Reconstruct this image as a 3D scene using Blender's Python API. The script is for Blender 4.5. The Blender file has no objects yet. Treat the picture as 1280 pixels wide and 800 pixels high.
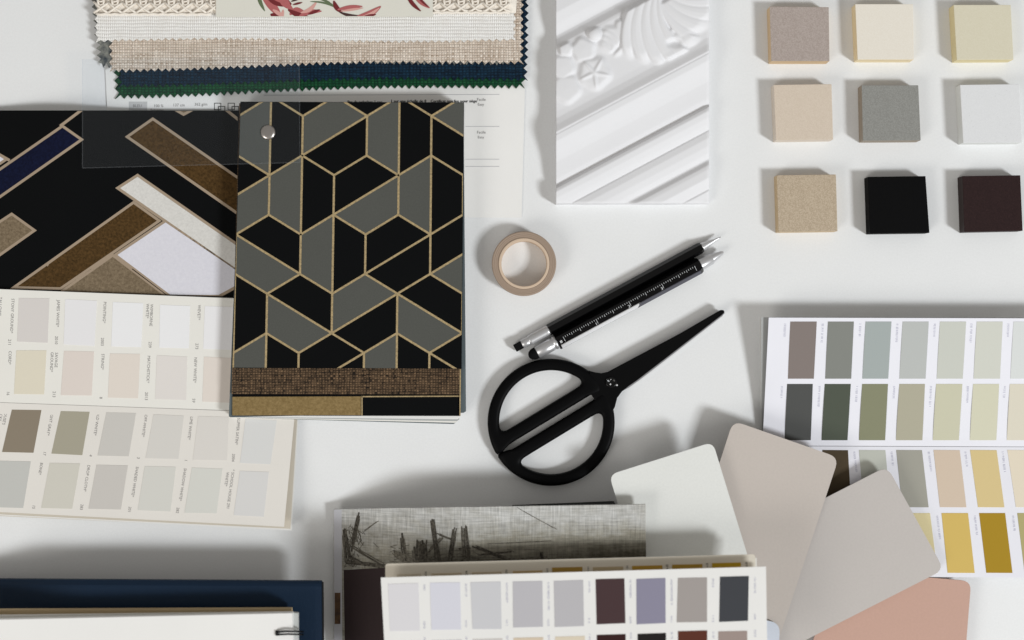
import bpy, bmesh, math, random
from mathutils import Vector
random.seed(7)
R = math.radians
scene = bpy.context.scene
COL = scene.collection

# ------------------------------------------------------------------ camera
CAM_H = 800.0                                   # millimetres above the table
cam = bpy.data.objects.new('camera', bpy.data.cameras.new('camera'))
COL.objects.link(cam); scene.camera = cam
cam.location = (0, 0, CAM_H * .001)
cam.data.sensor_width = 36; cam.data.lens = 36 * CAM_H / 640.0
cam.data.clip_start = .01; cam.data.clip_end = 50
cam.data.dof.use_dof = True
cam.data.dof.focus_distance = (CAM_H - 6) * .001
cam.data.dof.aperture_fstop = 2.8

# ------------------------------------------------------------------ room light
w = bpy.data.worlds.new('World'); scene.world = w; w.use_nodes = True
w.node_tree.nodes['Background'].inputs[0].default_value = (1.0, .965, .905, 1)
w.node_tree.nodes['Background'].inputs[1].default_value = .335

def area_lamp(name, loc, size, watts, rgb):
    l = bpy.data.lights.new(name, 'AREA'); l.shape = 'RECTANGLE'
    l.size, l.size_y = size; l.energy = watts; l.color = rgb
    o = bpy.data.objects.new(name, l); COL.objects.link(o); o.location = loc
    o.rotation_euler = (-Vector(loc)).to_track_quat('-Z', 'Y').to_euler()
    return o
area_lamp('window_light', (3.22, -1.80, 3.15), (.70, .92), 166, (.955, .985, 1.0))
area_lamp('second_window', (-1.9, -1.7, 1.9), (1.2, 1.2), 29, (1.0, .97, .92))

scene.view_settings.view_transform = 'Standard'
scene.view_settings.look = 'None'
scene.view_settings.exposure = 0
scene.view_settings.gamma = 1
scene.render.engine = 'CYCLES'

# ------------------------------------------------------------------ materials
def lin(c):
    return tuple((v / 255 / 12.92) if v / 255 <= .04045 else ((v / 255 + .055) / 1.055) ** 2.4 for v in c)
MATS = {}
def base_mat(name):
    m = bpy.data.materials.new(name); m.use_nodes = True
    return m, m.node_tree, m.node_tree.nodes['Principled BSDF']
def node(nt, kind, **kw):
    n = nt.nodes.new(kind)
    for k, v in kw.items():
        if k.startswith('i_'):
            key = k[2:]; n.inputs[int(key) if key.isdigit() else key].default_value = v
        else: setattr(n, k, v)
    return n
def rgba(c): return (*c, 1)
def scaled(c, f): return tuple(min(1, v * f) for v in c)

def plain(name, rgb, rough=.6, metal=0, grain=.05, gscale=1800, bump=.0, bscale=1500, spec=.35, blotch=.03, coat=0):
    """colour with fine grain and a slow drift of tone"""
    if name in MATS: return MATS[name]
    m, nt, b = base_mat(name); L = nt.links.new
    c = lin(rgb)
    tc = node(nt, 'ShaderNodeTexCoord')
    n1 = node(nt, 'ShaderNodeTexNoise'); n1.inputs['Scale'].default_value = gscale; n1.inputs['Detail'].default_value = 2
    n2 = node(nt, 'ShaderNodeTexNoise'); n2.inputs['Scale'].default_value = 28; n2.inputs['Detail'].default_value = 3
    L(tc.outputs['Object'], n1.inputs['Vector']); L(tc.outputs['Object'], n2.inputs['Vector'])
    a = node(nt, 'ShaderNodeMath', operation='MULTIPLY_ADD'); a.inputs[1].default_value = 2 * grain; a.inputs[2].default_value = 1 - grain
    L(n1.outputs[0], a.inputs[0])
    d = node(nt, 'ShaderNodeMath', operation='MULTIPLY_ADD'); d.inputs[1].default_value = 2 * blotch; d.inputs[2].default_value = -blotch
    L(n2.outputs[0], d.inputs[0])
    s = node(nt, 'ShaderNodeMath', operation='ADD'); L(a.outputs[0], s.inputs[0]); L(d.outputs[0], s.inputs[1])
    v = node(nt, 'ShaderNodeVectorMath', operation='SCALE'); v.inputs[0].default_value = c; L(s.outputs[0], v.inputs['Scale'])
    L(v.outputs[0], b.inputs['Base Color'])
    b.inputs['Roughness'].default_value = rough; b.inputs['Metallic'].default_value = metal
    b.inputs['Specular IOR Level'].default_value = spec; b.inputs['Coat Weight'].default_value = coat
    if bump:
        n3 = node(nt, 'ShaderNodeTexNoise'); n3.inputs['Scale'].default_value = bscale; n3.inputs['Detail'].default_value = 3
        L(tc.outputs['Object'], n3.inputs['Vector'])
        bp = node(nt, 'ShaderNodeBump'); bp.inputs['Strength'].default_value = bump; bp.inputs['Distance'].default_value = .0004
        L(n3.outputs[0], bp.inputs['Height']); L(bp.outputs[0], b.inputs['Normal'])
    MATS[name] = m; return m

def speckled(name, rgb, fleck, amount=.5, scale=1500, rough=.55, dark=.75, dots=0):
    """ground stone: fine grains of two tones, a few dark flecks"""
    m, nt, b = base_mat(name); L = nt.links.new
    tc = node(nt, 'ShaderNodeTexCoord')
    vg = node(nt, 'ShaderNodeTexVoronoi'); vg.inputs['Scale'].default_value = scale; L(tc.outputs['Object'], vg.inputs['Vector'])
    n1 = node(nt, 'ShaderNodeSeparateXYZ'); L(vg.outputs['Color'], n1.inputs[0])
    r = node(nt, 'ShaderNodeMapRange'); r.inputs[1].default_value = .15; r.inputs[2].default_value = .85
    L(n1.outputs[0], r.inputs[0])
    mx = node(nt, 'ShaderNodeMix', data_type='RGBA'); mx.inputs['A'].default_value = rgba(lin(rgb)); mx.inputs['B'].default_value = rgba(lin(fleck))
    f = node(nt, 'ShaderNodeMath', operation='MULTIPLY'); f.inputs[1].default_value = amount; L(r.outputs[0], f.inputs[0])
    L(f.outputs[0], mx.inputs['Factor'])
    out = mx.outputs['Result']
    if dots:
        vo = node(nt, 'ShaderNodeTexVoronoi'); vo.inputs['Scale'].default_value = 420; L(tc.outputs['Object'], vo.inputs['Vector'])
        lt = node(nt, 'ShaderNodeMath', operation='LESS_THAN'); lt.inputs[1].default_value = dots; L(vo.outputs['Distance'], lt.inputs[0])
        m2 = node(nt, 'ShaderNodeMix', data_type='RGBA'); L(out, m2.inputs['A']); m2.inputs['B'].default_value = rgba(scaled(lin(rgb), dark))
        L(lt.outputs[0], m2.inputs['Factor']); out = m2.outputs['Result']
    L(out, b.inputs['Base Color']); b.inputs['Roughness'].default_value = rough; b.inputs['Specular IOR Level'].default_value = .3 if max(rgb) > 60 else .06
    bp = node(nt, 'ShaderNodeBump'); bp.inputs['Strength'].default_value = .12; bp.inputs['Distance'].default_value = .0003
    L(n1.outputs[0], bp.inputs['Height']); L(bp.outputs[0], b.inputs['Normal'])
    return m

def woven(name, c1, c2, px=1.3, py=1.2, contrast=1.0, depth=.0006, slub=90, rough=.9, sheen=.2):
    """plain weave: warp and weft threads of uneven tone crossing over and under"""
    m, nt, b = base_mat(name); L = nt.links.new
    tc = node(nt, 'ShaderNodeTexCoord'); sp = node(nt, 'ShaderNodeSeparateXYZ')
    wob = node(nt, 'ShaderNodeTexNoise'); wob.inputs['Scale'].default_value = 120; L(tc.outputs['Object'], wob.inputs['Vector'])
    ws = node(nt, 'ShaderNodeVectorMath', operation='SCALE'); ws.inputs['Scale'].default_value = .0011; L(wob.outputs['Color'], ws.inputs[0])
    wa = node(nt, 'ShaderNodeVectorMath', operation='ADD'); L(tc.outputs['Object'], wa.inputs[0]); L(ws.outputs[0], wa.inputs[1])
    L(wa.outputs[0], sp.inputs[0])
    def osc(out, pitch):
        k = node(nt, 'ShaderNodeMath', operation='MULTIPLY'); k.inputs[1].default_value = math.pi / (pitch * .001); L(out, k.inputs[0])
        s = node(nt, 'ShaderNodeMath', operation='SINE'); L(k.outputs[0], s.inputs[0]); return s.outputs[0]
    sx, sy = osc(sp.outputs[0], px), osc(sp.outputs[1], py)
    pr = node(nt, 'ShaderNodeMath', operation='MULTIPLY'); L(sx, pr.inputs[0]); L(sy, pr.inputs[1])
    def ab(o):
        a = node(nt, 'ShaderNodeMath', operation='ABSOLUTE'); L(o, a.inputs[0]); return a.outputs[0]
    ax, ay = ab(sx), ab(sy)
    mn = node(nt, 'ShaderNodeMath', operation='MULTIPLY'); L(ax, mn.inputs[0]); L(ay, mn.inputs[1])
    def streak(vx, vy):
        mp = node(nt, 'ShaderNodeMapping'); mp.inputs['Scale'].default_value = (vx, vy, 1); L(tc.outputs['Object'], mp.inputs['Vector'])
        n = node(nt, 'ShaderNodeTexNoise'); n.inputs['Scale'].default_value = 1; n.inputs['Detail'].default_value = 2; L(mp.outputs[0], n.inputs['Vector']); return n.outputs[0]
    h1, h2 = streak(slub, 1000 / py), streak(1000 / px, slub)
    gt = node(nt, 'ShaderNodeMath', operation='GREATER_THAN'); gt.inputs[1].default_value = 0; L(pr.outputs[0], gt.inputs[0])
    th = node(nt, 'ShaderNodeMix'); L(gt.outputs[0], th.inputs[0]); L(h1, th.inputs[2]); L(h2, th.inputs[3])
    mr = node(nt, 'ShaderNodeMapRange'); mr.inputs[1].default_value = .3; mr.inputs[2].default_value = .7; L(th.outputs[0], mr.inputs[0])
    mx = node(nt, 'ShaderNodeMix', data_type='RGBA'); mx.inputs['A'].default_value = rgba(lin(c1)); mx.inputs['B'].default_value = rgba(lin(c2))
    L(mr.outputs[0], mx.inputs['Factor'])
    g = node(nt, 'ShaderNodeMath', operation='MULTIPLY_ADD'); g.inputs[1].default_value = .55 * contrast; g.inputs[2].default_value = 1 - .2 * contrast
    L(mn.outputs[0], g.inputs[0])
    v = node(nt, 'ShaderNodeVectorMath', operation='SCALE'); L(mx.outputs['Result'], v.inputs[0]); L(g.outputs[0], v.inputs['Scale'])
    L(v.outputs[0], b.inputs['Base Color'])
    bp = node(nt, 'ShaderNodeBump'); bp.inputs['Strength'].default_value = .7; bp.inputs['Distance'].default_value = depth
    L(mn.outputs[0], bp.inputs['Height']); L(bp.outputs[0], b.inputs['Normal'])
    b.inputs['Roughness'].default_value = rough; b.inputs['Specular IOR Level'].default_value = .15
    b.inputs['Sheen Weight'].default_value = sheen * .3
    return m

def suede(name, c1, c2, scale=700):
    m, nt, b = base_mat(name); L = nt.links.new
    tc = node(nt, 'ShaderNodeTexCoord')
    n = node(nt, 'ShaderNodeTexNoise'); n.inputs['Scale'].default_value = scale; n.inputs['Detail'].default_value = 6; n.inputs['Roughness'].default_value = .7
    L(tc.outputs['Object'], n.inputs['Vector'])
    mr = node(nt, 'ShaderNodeMapRange'); mr.inputs[1].default_value = .32; mr.inputs[2].default_value = .68; L(n.outputs[0], mr.inputs[0])
    mx = node(nt, 'ShaderNodeMix', data_type='RGBA'); mx.inputs['A'].default_value = rgba(lin(c1)); mx.inputs['B'].default_value = rgba(lin(c2))
    L(mr.outputs[0], mx.inputs['Factor']); L(mx.outputs['Result'], b.inputs['Base Color'])
    b.inputs['Roughness'].default_value = .85; b.inputs['Specular IOR Level'].default_value = .1
    return m

def film_mat(f):
    m, nt, b = base_mat('clear_plastic'); L = nt.links.new
    t = node(nt, 'ShaderNodeBsdfTransparent'); t.inputs[0].default_value = (.97, .98, .99, 1)
    d = node(nt, 'ShaderNodeBsdfDiffuse'); d.inputs[0].default_value = (.75, .8, .85, 1)
    g = node(nt, 'ShaderNodeBsdfGlossy'); g.inputs['Roughness'].default_value = .25; g.inputs[0].default_value = (.9, .9, .9, 1)
    m1 = node(nt, 'ShaderNodeMixShader'); m1.inputs[0].default_value = .5; L(d.outputs[0], m1.inputs[1]); L(g.outputs[0], m1.inputs[2])
    m2 = node(nt, 'ShaderNodeMixShader'); m2.inputs[0].default_value = f; L(t.outputs[0], m2.inputs[1]); L(m1.outputs[0], m2.inputs[2])
    L(m2.outputs[0], nt.nodes['Material Output'].inputs['Surface'])
    return m

PAPER = plain('white_paper', (236, 235, 233), .7, grain=.02, bump=.05)
PAPER_COOL = plain('cool_white_paper', (232, 232, 240), .65, grain=.02, bump=.04)
PAPER_WARM = plain('warm_white_paper', (232, 230, 224), .7, grain=.02, bump=.05)
PAPER_PINK = plain('rosy_white_paper', (230, 226, 220), .7, grain=.02, bump=.05)
INK = plain('grey_ink', (116, 113, 112), .7, grain=0)
INK_DARK = plain('black_ink', (40, 40, 42), .7, grain=0)
INK_PALE = plain('pale_violet_ink', (178, 178, 196), .7, grain=0)
BLACK = plain('satin_black', (5, 5, 6), .5, grain=.1, spec=.07)
BLACK_PAPER = plain('black_wallpaper', (14, 15, 16), .85, grain=.18, gscale=1300, spec=.05, blotch=.08, bump=.25)
GREY_PAPER = plain('slate_wallpaper', (84, 85, 81), .85, grain=.14, gscale=1300, spec=.08, blotch=.05, bump=.2)
GOLD = plain('gold_print', (170, 150, 112), .55, metal=.15, grain=.6, gscale=800)
TAUPE_LINE = plain('taupe_print', (160, 142, 122), .7, grain=.08)
STEEL = plain('brushed_steel', (205, 205, 207), .36, metal=.7, grain=.08)
CHROME = plain('polished_steel', (196, 186, 178), .3, metal=1, grain=.02)

# ------------------------------------------------------------------ geometry helpers
def P(x, y, z):
    """table spot under photo point (x, y) for something z mm above the table; 1 px is 0.5 mm on the table"""
    f = (CAM_H - z) / CAM_H * .0005
    return Vector(((x - 640) * f, (400 - y) * f, z * .001))
def zat(z, x, y): return z(x, y) if callable(z) else z

def tag(o, label=None, cat=None, group=None, kind=None):
    for k, v in (('label', label), ('category', cat), ('group', group), ('kind', kind)):
        if v: o[k] = v
    return o
def thing(name, label, cat, x, y, z=0, group=None):
    o = bpy.data.objects.new(name, None); COL.objects.link(o)
    o.location = P(x, y, z); o.empty_display_size = .01
    return tag(o, label, cat, group)
def root_of(o):
    while o.parent: o = o.parent
    return o
def obj(name, bm, mats, parent=None, at=None, smooth=False, label=None):
    """link a bmesh (in table coordinates) as one mesh object"""
    off = root_of(parent).location.copy() if parent else (at if at is not None else Vector())
    bmesh.ops.recalc_face_normals(bm, faces=bm.faces)
    for v in bm.verts: v.co -= off
    me = bpy.data.meshes.new(name); bm.to_mesh(me); bm.free()
    for m in (mats if isinstance(mats, (list, tuple)) else [mats]): me.materials.append(m)
    if smooth: me.polygons.foreach_set('use_smooth', [True] * len(me.polygons))
    o = bpy.data.objects.new(name, me); COL.objects.link(o)
    if parent: o.parent = parent
    else: o.location = off
    if label: o['label'] = label
    return o

def slab(bm, pts, z, thick, mi=0):
    top = [bm.verts.new(P(x, y, zat(z, x, y))) for x, y in pts]
    bot = [bm.verts.new(v.co - Vector((0, 0, thick * .001))) for v in top]
    n = len(pts)
    fs = [bm.faces.new(top), bm.faces.new(bot[::-1])]
    for i in range(n):
        fs.append(bm.faces.new((top[i], bot[i], bot[(i + 1) % n], top[(i + 1) % n])))
    for f in fs: f.material_index = mi
    return top
def slab_obj(name, pts, z, thick, mat, parent=None, at=None, label=None, bevel=0):
    bm = bmesh.new(); slab(bm, pts, z, thick)
    if bevel:
        bmesh.ops.bevel(bm, geom=bm.edges[:], offset=bevel * .001, segments=2, affect='EDGES', profile=.6)
    return obj(name, bm, mat, parent, at, label=label)

def rounded(pts, r, n=5):
    """polygon with rounded corners"""
    out = []
    N = len(pts)
    for i in range(N):
        a, b, c = Vector(pts[i - 1]), Vector(pts[i]), Vector(pts[(i + 1) % N])
        u, v = (a - b).normalized(), (c - b).normalized()
        for k in range(n + 1):
            t = k / n
            out.append(tuple(b + u * r * (1 - t) ** 2 + v * r * t ** 2))
    return out

def lerp2(q, u, v):
    (a, b, c, d) = q
    return (a[0] * (1 - u) * (1 - v) + b[0] * u * (1 - v) + c[0] * u * v + d[0] * (1 - u) * v,
            a[1] * (1 - u) * (1 - v) + b[1] * u * (1 - v) + c[1] * u * v + d[1] * (1 - u) * v)
def sheet(bm, quad, nx, ny, z, thick, edge=None, mi=0):
    """grid sheet over a photo quad (TL TR BR BL); edge(i, j, nx, ny) shifts boundary points in px"""
    top = []
    for j in range(ny + 1):
        row = []
        for i in range(nx + 1):
            x, y = lerp2(quad, i / nx, j / ny)
            if edge:
                dx, dy = edge(i, j, nx, ny); x += dx; y += dy
            row.append(bm.verts.new(P(x, y, zat(z, x, y))))
        top.append(row)
    bot = [[bm.verts.new(v.co - Vector((0, 0, thick * .001))) for v in row] for row in top]
    fs = []
    for j in range(ny):
        for i in range(nx):
            fs.append(bm.faces.new((top[j][i], top[j + 1][i], top[j + 1][i + 1], top[j][i + 1])))
            fs.append(bm.faces.new((bot[j][i], bot[j][i + 1], bot[j + 1][i + 1], bot[j + 1][i])))
    for i in range(nx):
        fs.append(bm.faces.new((top[0][i], top[0][i + 1], bot[0][i + 1], bot[0][i])))
        fs.append(bm.faces.new((top[ny][i + 1], top[ny][i], bot[ny][i], bot[ny][i + 1])))
    for j in range(ny):
        fs.append(bm.faces.new((top[j + 1][0], top[j][0], bot[j][0], bot[j + 1][0])))
        fs.append(bm.faces.new((top[j][nx], top[j + 1][nx], bot[j + 1][nx], bot[j][nx])))
    for f in fs: f.material_index = mi

def clip(poly, region):
    """Sutherland-Hodgman against a convex region"""
    area = sum(region[i - 1][0] * region[i][1] - region[i][0] * region[i - 1][1] for i in range(len(region)))
    reg = region if area > 0 else region[::-1]
    out = list(poly)
    for i in range(len(reg)):
        a, b = reg[i - 1], reg[i]
        def side(p): return (b[0] - a[0]) * (p[1] - a[1]) - (b[1] - a[1]) * (p[0] - a[0])
        res = []
        for k in range(len(out)):
            p, q = out[k - 1], out[k]
            sp, sq = side(p), side(q)
            if (sp < 0) != (sq < 0):
                t = sp / (sp - sq); res.append((p[0] + (q[0] - p[0]) * t, p[1] + (q[1] - p[1]) * t))
            if sq >= 0: res.append(q)
        out = res
        if len(out) < 3: return []
    return out
def stroke(p, q, w):
    d = (Vector(q) - Vector(p)); L = d.length
    if L < 1e-6: return [p, q, q]
    n = Vector((-d.y, d.x)) / L * w / 2; e = d / L * w / 3
    a, b = Vector(p) - e, Vector(q) + e
    return [tuple(a + n), tuple(b + n), tuple(b - n), tuple(a - n)]

_fonts = {}
def write(bm, s, x, y, size, ang, z, mi=0, skew=0):
    """flat lettering; reads along photo angle ang (0 right, 90 down), cap height about .7 size px"""
    if s not in _fonts:
        cu = bpy.data.curves.new('lettering', 'FONT'); cu.body = s; cu.size = 1; cu.resolution_u = 2
        ob = bpy.data.objects.new('lettering', cu); COL.objects.link(ob)
        bpy.context.view_layer.update()
        me = bpy.data.meshes.new_from_object(ob.evaluated_get(bpy.context.evaluated_depsgraph_get()))
        _fonts[s] = ([tuple(v.co) for v in me.vertices], [tuple(p.vertices) for p in me.polygons])
        bpy.data.objects.remove(ob); bpy.data.curves.remove(cu); bpy.data.meshes.remove(me)
    vs, fs = _fonts[s]
    ca, sa = math.cos(R(ang)), math.sin(R(ang))
    vv = []
    for (u, v, _) in vs:
        u *= size; v *= size
        X, Y = x + u * ca + v * sa, y + u * sa - v * ca
        vv.append(bm.verts.new(P(X, Y, zat(z, X, Y))))
    for f in fs:
        try: bm.faces.new([vv[i] for i in f]).material_index = mi
        except ValueError: pass
def lettering(items, parent, mat, z, name='printed_text', bold=False):
    """each printed word group is its own part"""
    for (t, x, y, size, ang) in items:
        b = bmesh.new(); write(b, t, x, y, size, ang, z)
        if bold: write(b, t, x + .4, y, size, ang, (lambda X, Y: zat(z, X, Y) + .01))
        obj(name, b, mat, parent)
def flat(bm, pts, z, mi=0):
    f = bm.faces.new([bm.verts.new(P(x, y, zat(z, x, y))) for x, y in pts]); f.material_index = mi; return f

TINT = {'paint_colour_chart': (.38, (232, 230, 225)), 'paint_colour_chart.001': (.18, (206, 205, 204))}
def swatch(pts, rgb, z, parent, grain=.02):
    k, to = TINT.get(root_of(parent).name, (.08, (190, 188, 186)))
    if sum(rgb) < 500: k *= .3
    r = tuple(int(v + (t - v) * k) for v, t in zip(rgb, to))
    m = plain('paint_%d_%d_%d' % r, r, .75, grain=.025, spec=.2, blotch=.012)
    return slab_obj('paint_swatch', pts, (lambda x, y: zat(z, x, y) + .16), .22, m, parent)

# ================================================================== SETTING
bm = bmesh.new()
vs = [bm.verts.new((x, y, z)) for z in (0, -.025) for x, y in ((-1.1, -.8), (1.1, -.8), (1.1, .8), (-1.1, .8))]
bm.faces.new(vs[:4]); bm.faces.new(vs[4:][::-1])
for i in range(4): bm.faces.new((vs[i], vs[4 + i], vs[4 + (i + 1) % 4], vs[(i + 1) % 4]))
TABLE = plain('white_laminate', (231, 232, 233), .5, grain=.045, gscale=800, blotch=.02, bump=.06, bscale=700, spec=.3)
tag(obj('table_surface', bm, TABLE), kind='structure')

# ================================================================== FABRIC SWATCH BOOK
fb = thing('fabric_swatch_book', 'stack of pinked fabric swatches, cream to navy and green, on a printed white card', 'fabric samples', 390, 60)
card = slab_obj('backing_card', [(126, -40), (660, -40), (652, 272), (140, 272)], .9, .4, PAPER, fb)
zc = 1.0
lettering([(t, x, y, 5, 0) for t, x, y in (('Pas de peluches 1 sec.', 434, 129), ('1 sur une \u00e9chelle de 8', 488, 128), ('Certificat non feu pour si\u00e8ge', 538, 128))], card, INK_DARK, zc, bold=True)
lettering([(t, x, y, sz, 0) for t, x, y, sz in (('Facile', 596, 126, 5), ('Easy', 597, 132, 4.6), ('Facile', 596, 167, 5), ('Easy', 597, 173, 4.6),
                    ('100 %', 192, 134, 5), ('Polyester', 188, 139, 4.5), ('137 cm', 216, 133, 5), ('362 g/m', 243, 132, 5), ('BLEU', 166, 134, 5))], card, INK, zc)
for p, q in (((330, 119), (624, 118)), ((582, 158), (624, 158)), ((582, 199), (624, 199)), ((582, 208), (624, 208)),):
    bm = bmesh.new(); flat(bm, stroke(p, q, .6), zc); obj('ruled_line', bm, plain('pale_rule', (176, 176, 180)), card)
for cx, cy in ((268, 133), (285, 133)):                       # small care symbols in outline
    bm = bmesh.new()
    for m_, (a, b, c, d) in enumerate(((cx, cy - 4, 8, 8), (cx + 5, cy, 8, 7))):
        q = [(a, b), (a + c, b), (a + c, b + d), (a, b + d)]
        for i in range(4): flat(bm, stroke(q[i - 1], q[i], .8), zc + .02 * i + .1 * m_)
    obj('care_symbol', bm, INK_DARK, card)
slab_obj('grey_label', [(161, 127), (184, 127), (184, 141), (161, 141)], .96, .05, plain('grey_print', (196, 196, 196)), card)

def zigzag(amp, phase=0):
    def e(i, j, nx, ny):
        dx = dy = 0
        if j == ny: dy = amp * (1 if (i + phase) % 2 else -1) * random.uniform(.75, 1.15)
        if i == 0: dx = -amp * (1 if (j + phase) % 2 else -1) * random.uniform(.7, 1.2)
        if i == nx: dx = amp * (1 if (j + phase) % 2 else -1) * random.uniform(.7, 1.2)
        return dx, dy
    return e
def fabric(quad, z, thick, pitch, amp, mat, label, wave=.5, seed=0):
    width = abs(quad[1][0] - quad[0][0]); height = abs(quad[2][1] - quad[0][1])
    nx = int(round(width / pitch)) * 2; ny = max(2, int(round(height / pitch)) * 2)
    zf = lambda x, y: z + wave * (math.sin(x * .021 + seed) + .6 * math.sin(x * .05 + y * .03 + seed * 2)) * .5
    ex = zigzag(amp, seed % 2)
    sag = lambda i, nx: 2.2 * math.sin(i / nx * 6.3 + seed)
    def edge(i, j, nx, ny):
        dx, dy = ex(i, j, nx, ny)
        return dx, dy + (sag(i, nx) * (j / ny))
    bm = bmesh.new(); sheet(bm, quad, nx, ny, zf, thick, edge)
    return obj('fabric_sheet', bm, mat, fb, label=label)
fabric([(140, -30), (657, -30), (654, 106), (146, 119)], 2.2, .9, 9, 2.6, woven('green_weave', (8, 46, 34), (24, 78, 46), 2.2, 1.7, 1.4), 'dark green woven fabric, lowest of the stack', .3, 1)
fabric([(150, -30), (659, -30), (657, 97), (150, 105)], 3.3, .9, 9, 2.4, woven('navy_weave', (7, 20, 34), (16, 46, 66), 2.2, 1.7, 1.4), 'navy woven fabric', .3, 1)
fabric([(113, -30), (658, -30), (640, 76), (125, 80)], 4.2, .6, 8, 3.0, suede('blue_grey_print', (8, 30, 48), (150, 150, 142), 200), 'dark blue and grey printed fabric peeping out at the edges', .2, 2)
fabric([(137, -30), (652, -30), (652, 76), (139, 86)], 5.3, .9, 9.1, 2.2, woven('oatmeal_linen', (232, 221, 209), (172, 153, 135), 1.6, 1.6, .6, slub=50), 'oatmeal linen with uneven threads', .3, 1)
fabric([(119, -30), (644, -30), (643, 49), (121, 51)], 6.5, .8, 9.0, 1.7, woven('white_linen', (243, 242, 240), (233, 230, 226), 1.3, 2.1, .18), 'white linen with fine ribs', .3, 3)
# crochet trim: ladder loops over a crossed border
yarn = plain('cream_yarn', (238, 230, 219), .9, grain=.12, gscale=1400, bump=.4)
bm = bmesh.new()
def yarn_path(bm, pts, z, r, n=6):
    vs = [P(x, y, z + dz) for x, y, dz in pts]
    rings = []
    for k, c in enumerate(vs):
        d = (vs[min(k + 1, len(vs) - 1)] - vs[max(k - 1, 0)]).normalized()
        s = d.cross(Vector((0, 0, 1))).normalized(); u = s.cross(d)
        rings.append([bm.verts.new(c + (s * math.cos(t) + u * math.sin(t)) * r * .001) for t in [2 * math.pi * q / n for q in range(n)]])
    for a, b in zip(rings, rings[1:]):
        for q in range(n): bm.faces.new((a[q], a[(q + 1) % n], b[(q + 1) % n], b[q]))
    bm.faces.new(rings[0][::-1]); bm.faces.new(rings[-1])
sheet(bm, [(122, -30), (648, -30), (645, 16), (122, 17)], 40, 4, 7.3, .5)
for x0, x1, yb in ((126, 270, 16), (541, 646, 14)):
    x = x0
    while x < x1:
        for s in (-1, 1):
            yarn_path(bm, [(x + s * 3.2 + math.sin(k * 2.1 + s) * .6, -22 + k * 4, .3 * (k % 2)) for k in range(8)], 8.1, .7)
        for k in range(7):
            yarn_path(bm, [(x - 3.5, -20 + k * 4.2, 0), (x, -19 + k * 4.2, .4), (x + 3.5, -20 + k * 4.2, 0)], 8.2, .5)
        for s in (-1, 1):
            yarn_path(bm, [(x - 8.8 * s, 3 - s, .2), (x - 4 * s, 7, .5), (x, 10, .7), (x + 4 * s, 13, .4), (x + 8.8 * s, yb, 0)], 8.0, .75)
        x += 17.6
    yarn_path(bm, [(x0 - 6 + k * 6, yb + 1 + (k % 2) * 1.2, .2 * (k % 2)) for k in range(int((x1 - x0) / 6) + 1)], 8.0, .8)
obj('crochet_trim', bm, yarn, fb, smooth=True, label='cream crochet trim with ladder loops')
fl = slab_obj('floral_card', [(270, -30), (541, -30), (541, 20.5), (270, 21)], 9.6, 1.0, plain('pale_grey_green_card', (221, 219, 209), .7), fb, label='pale card printed with red petals')
PET = [plain('petal_rose', (176, 98, 98), .7, grain=.1, gscale=900), plain('petal_dark_red', (112, 36, 40), .7, grain=.1), plain('petal_blush', (212, 160, 152), .7), plain('stem_green', (98, 112, 82), .7), plain('stem_brown', (70, 45, 42), .7)]
bm = bmesh.new()
def petal(x0, y0, x1, y1, w, mi, z, bend=0):
    a, b = Vector((x0, y0)), Vector((x1, y1)); d = b - a; n = Vector((-d.y, d.x)).normalized()
    L_, R_ = [], []
    for k in range(9):
        t = k / 8; c = a + d * t + n * bend * math.sin(t * math.pi); ww = w * math.sin(math.pi * (.06 + .9 * t)) ** .8 / 2
        L_.append(tuple(c + n * ww)); R_.append(tuple(c - n * ww))
    q = clip(L_ + R_[::-1], [(271, -29), (540, -29), (540, 20), (271, 20.4)])
    if len(q) > 2: flat(bm, q, z, mi)
zp = 9.65
for i, a in enumerate([
    (322, -14, 331, 14, 5, 3, 2), (326, -10, 352, 22, 11, 0, 0), (330, -12, 364, 6, 16, 1, 2), (334, -10, 362, 4, 10, 0, 0), (338, 18, 352, 22, 7, 1, 0), (348, -8, 366, 12, 9, 0, 2),
    (341, 12, 356, 22, 5, 2, 0), (354, 12, 352, 24, 4, 2, 0), (362, 18, 380, 14, 8, 0, -3), (360, 12, 388, 22, 7, 1, 2), (374, 20, 402, 14, 6, 0, -2), (376, 16, 396, 2, 5, 2, 3), (385, 18, 400, 12, 4, 1, 0),
    (384, -6, 424, 14, 3.2, 3, -4), (388, 2, 424, 12, 2.4, 3, -3), (417, 1, 428, 16, 6, 1, 2), (422, 12, 453, 8, 5, 0, -1), (426, 14, 454, 10, 3, 2, 0), (424, 15, 452, 20, 4, 4, 2), (444, 22, 476, 8, 8, 0, 3), (450, 22, 474, 10, 4, 2, 2), (452, 22, 470, 18, 4, 1, 0),
    (508, -8, 526, 14, 5, 1, 2), (516, -10, 537, 10, 6, 0, 2), (520, -8, 536, 9, 3, 1, 1), (364, 2, 378, -4, 3, 4, 0), (366, 6, 378, 3, 2.5, 1, 0)]):
    petal(*a[:4], a[4], a[5], zp + i * .012, a[6])
obj('floral_print', bm, PET, fl)

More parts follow.
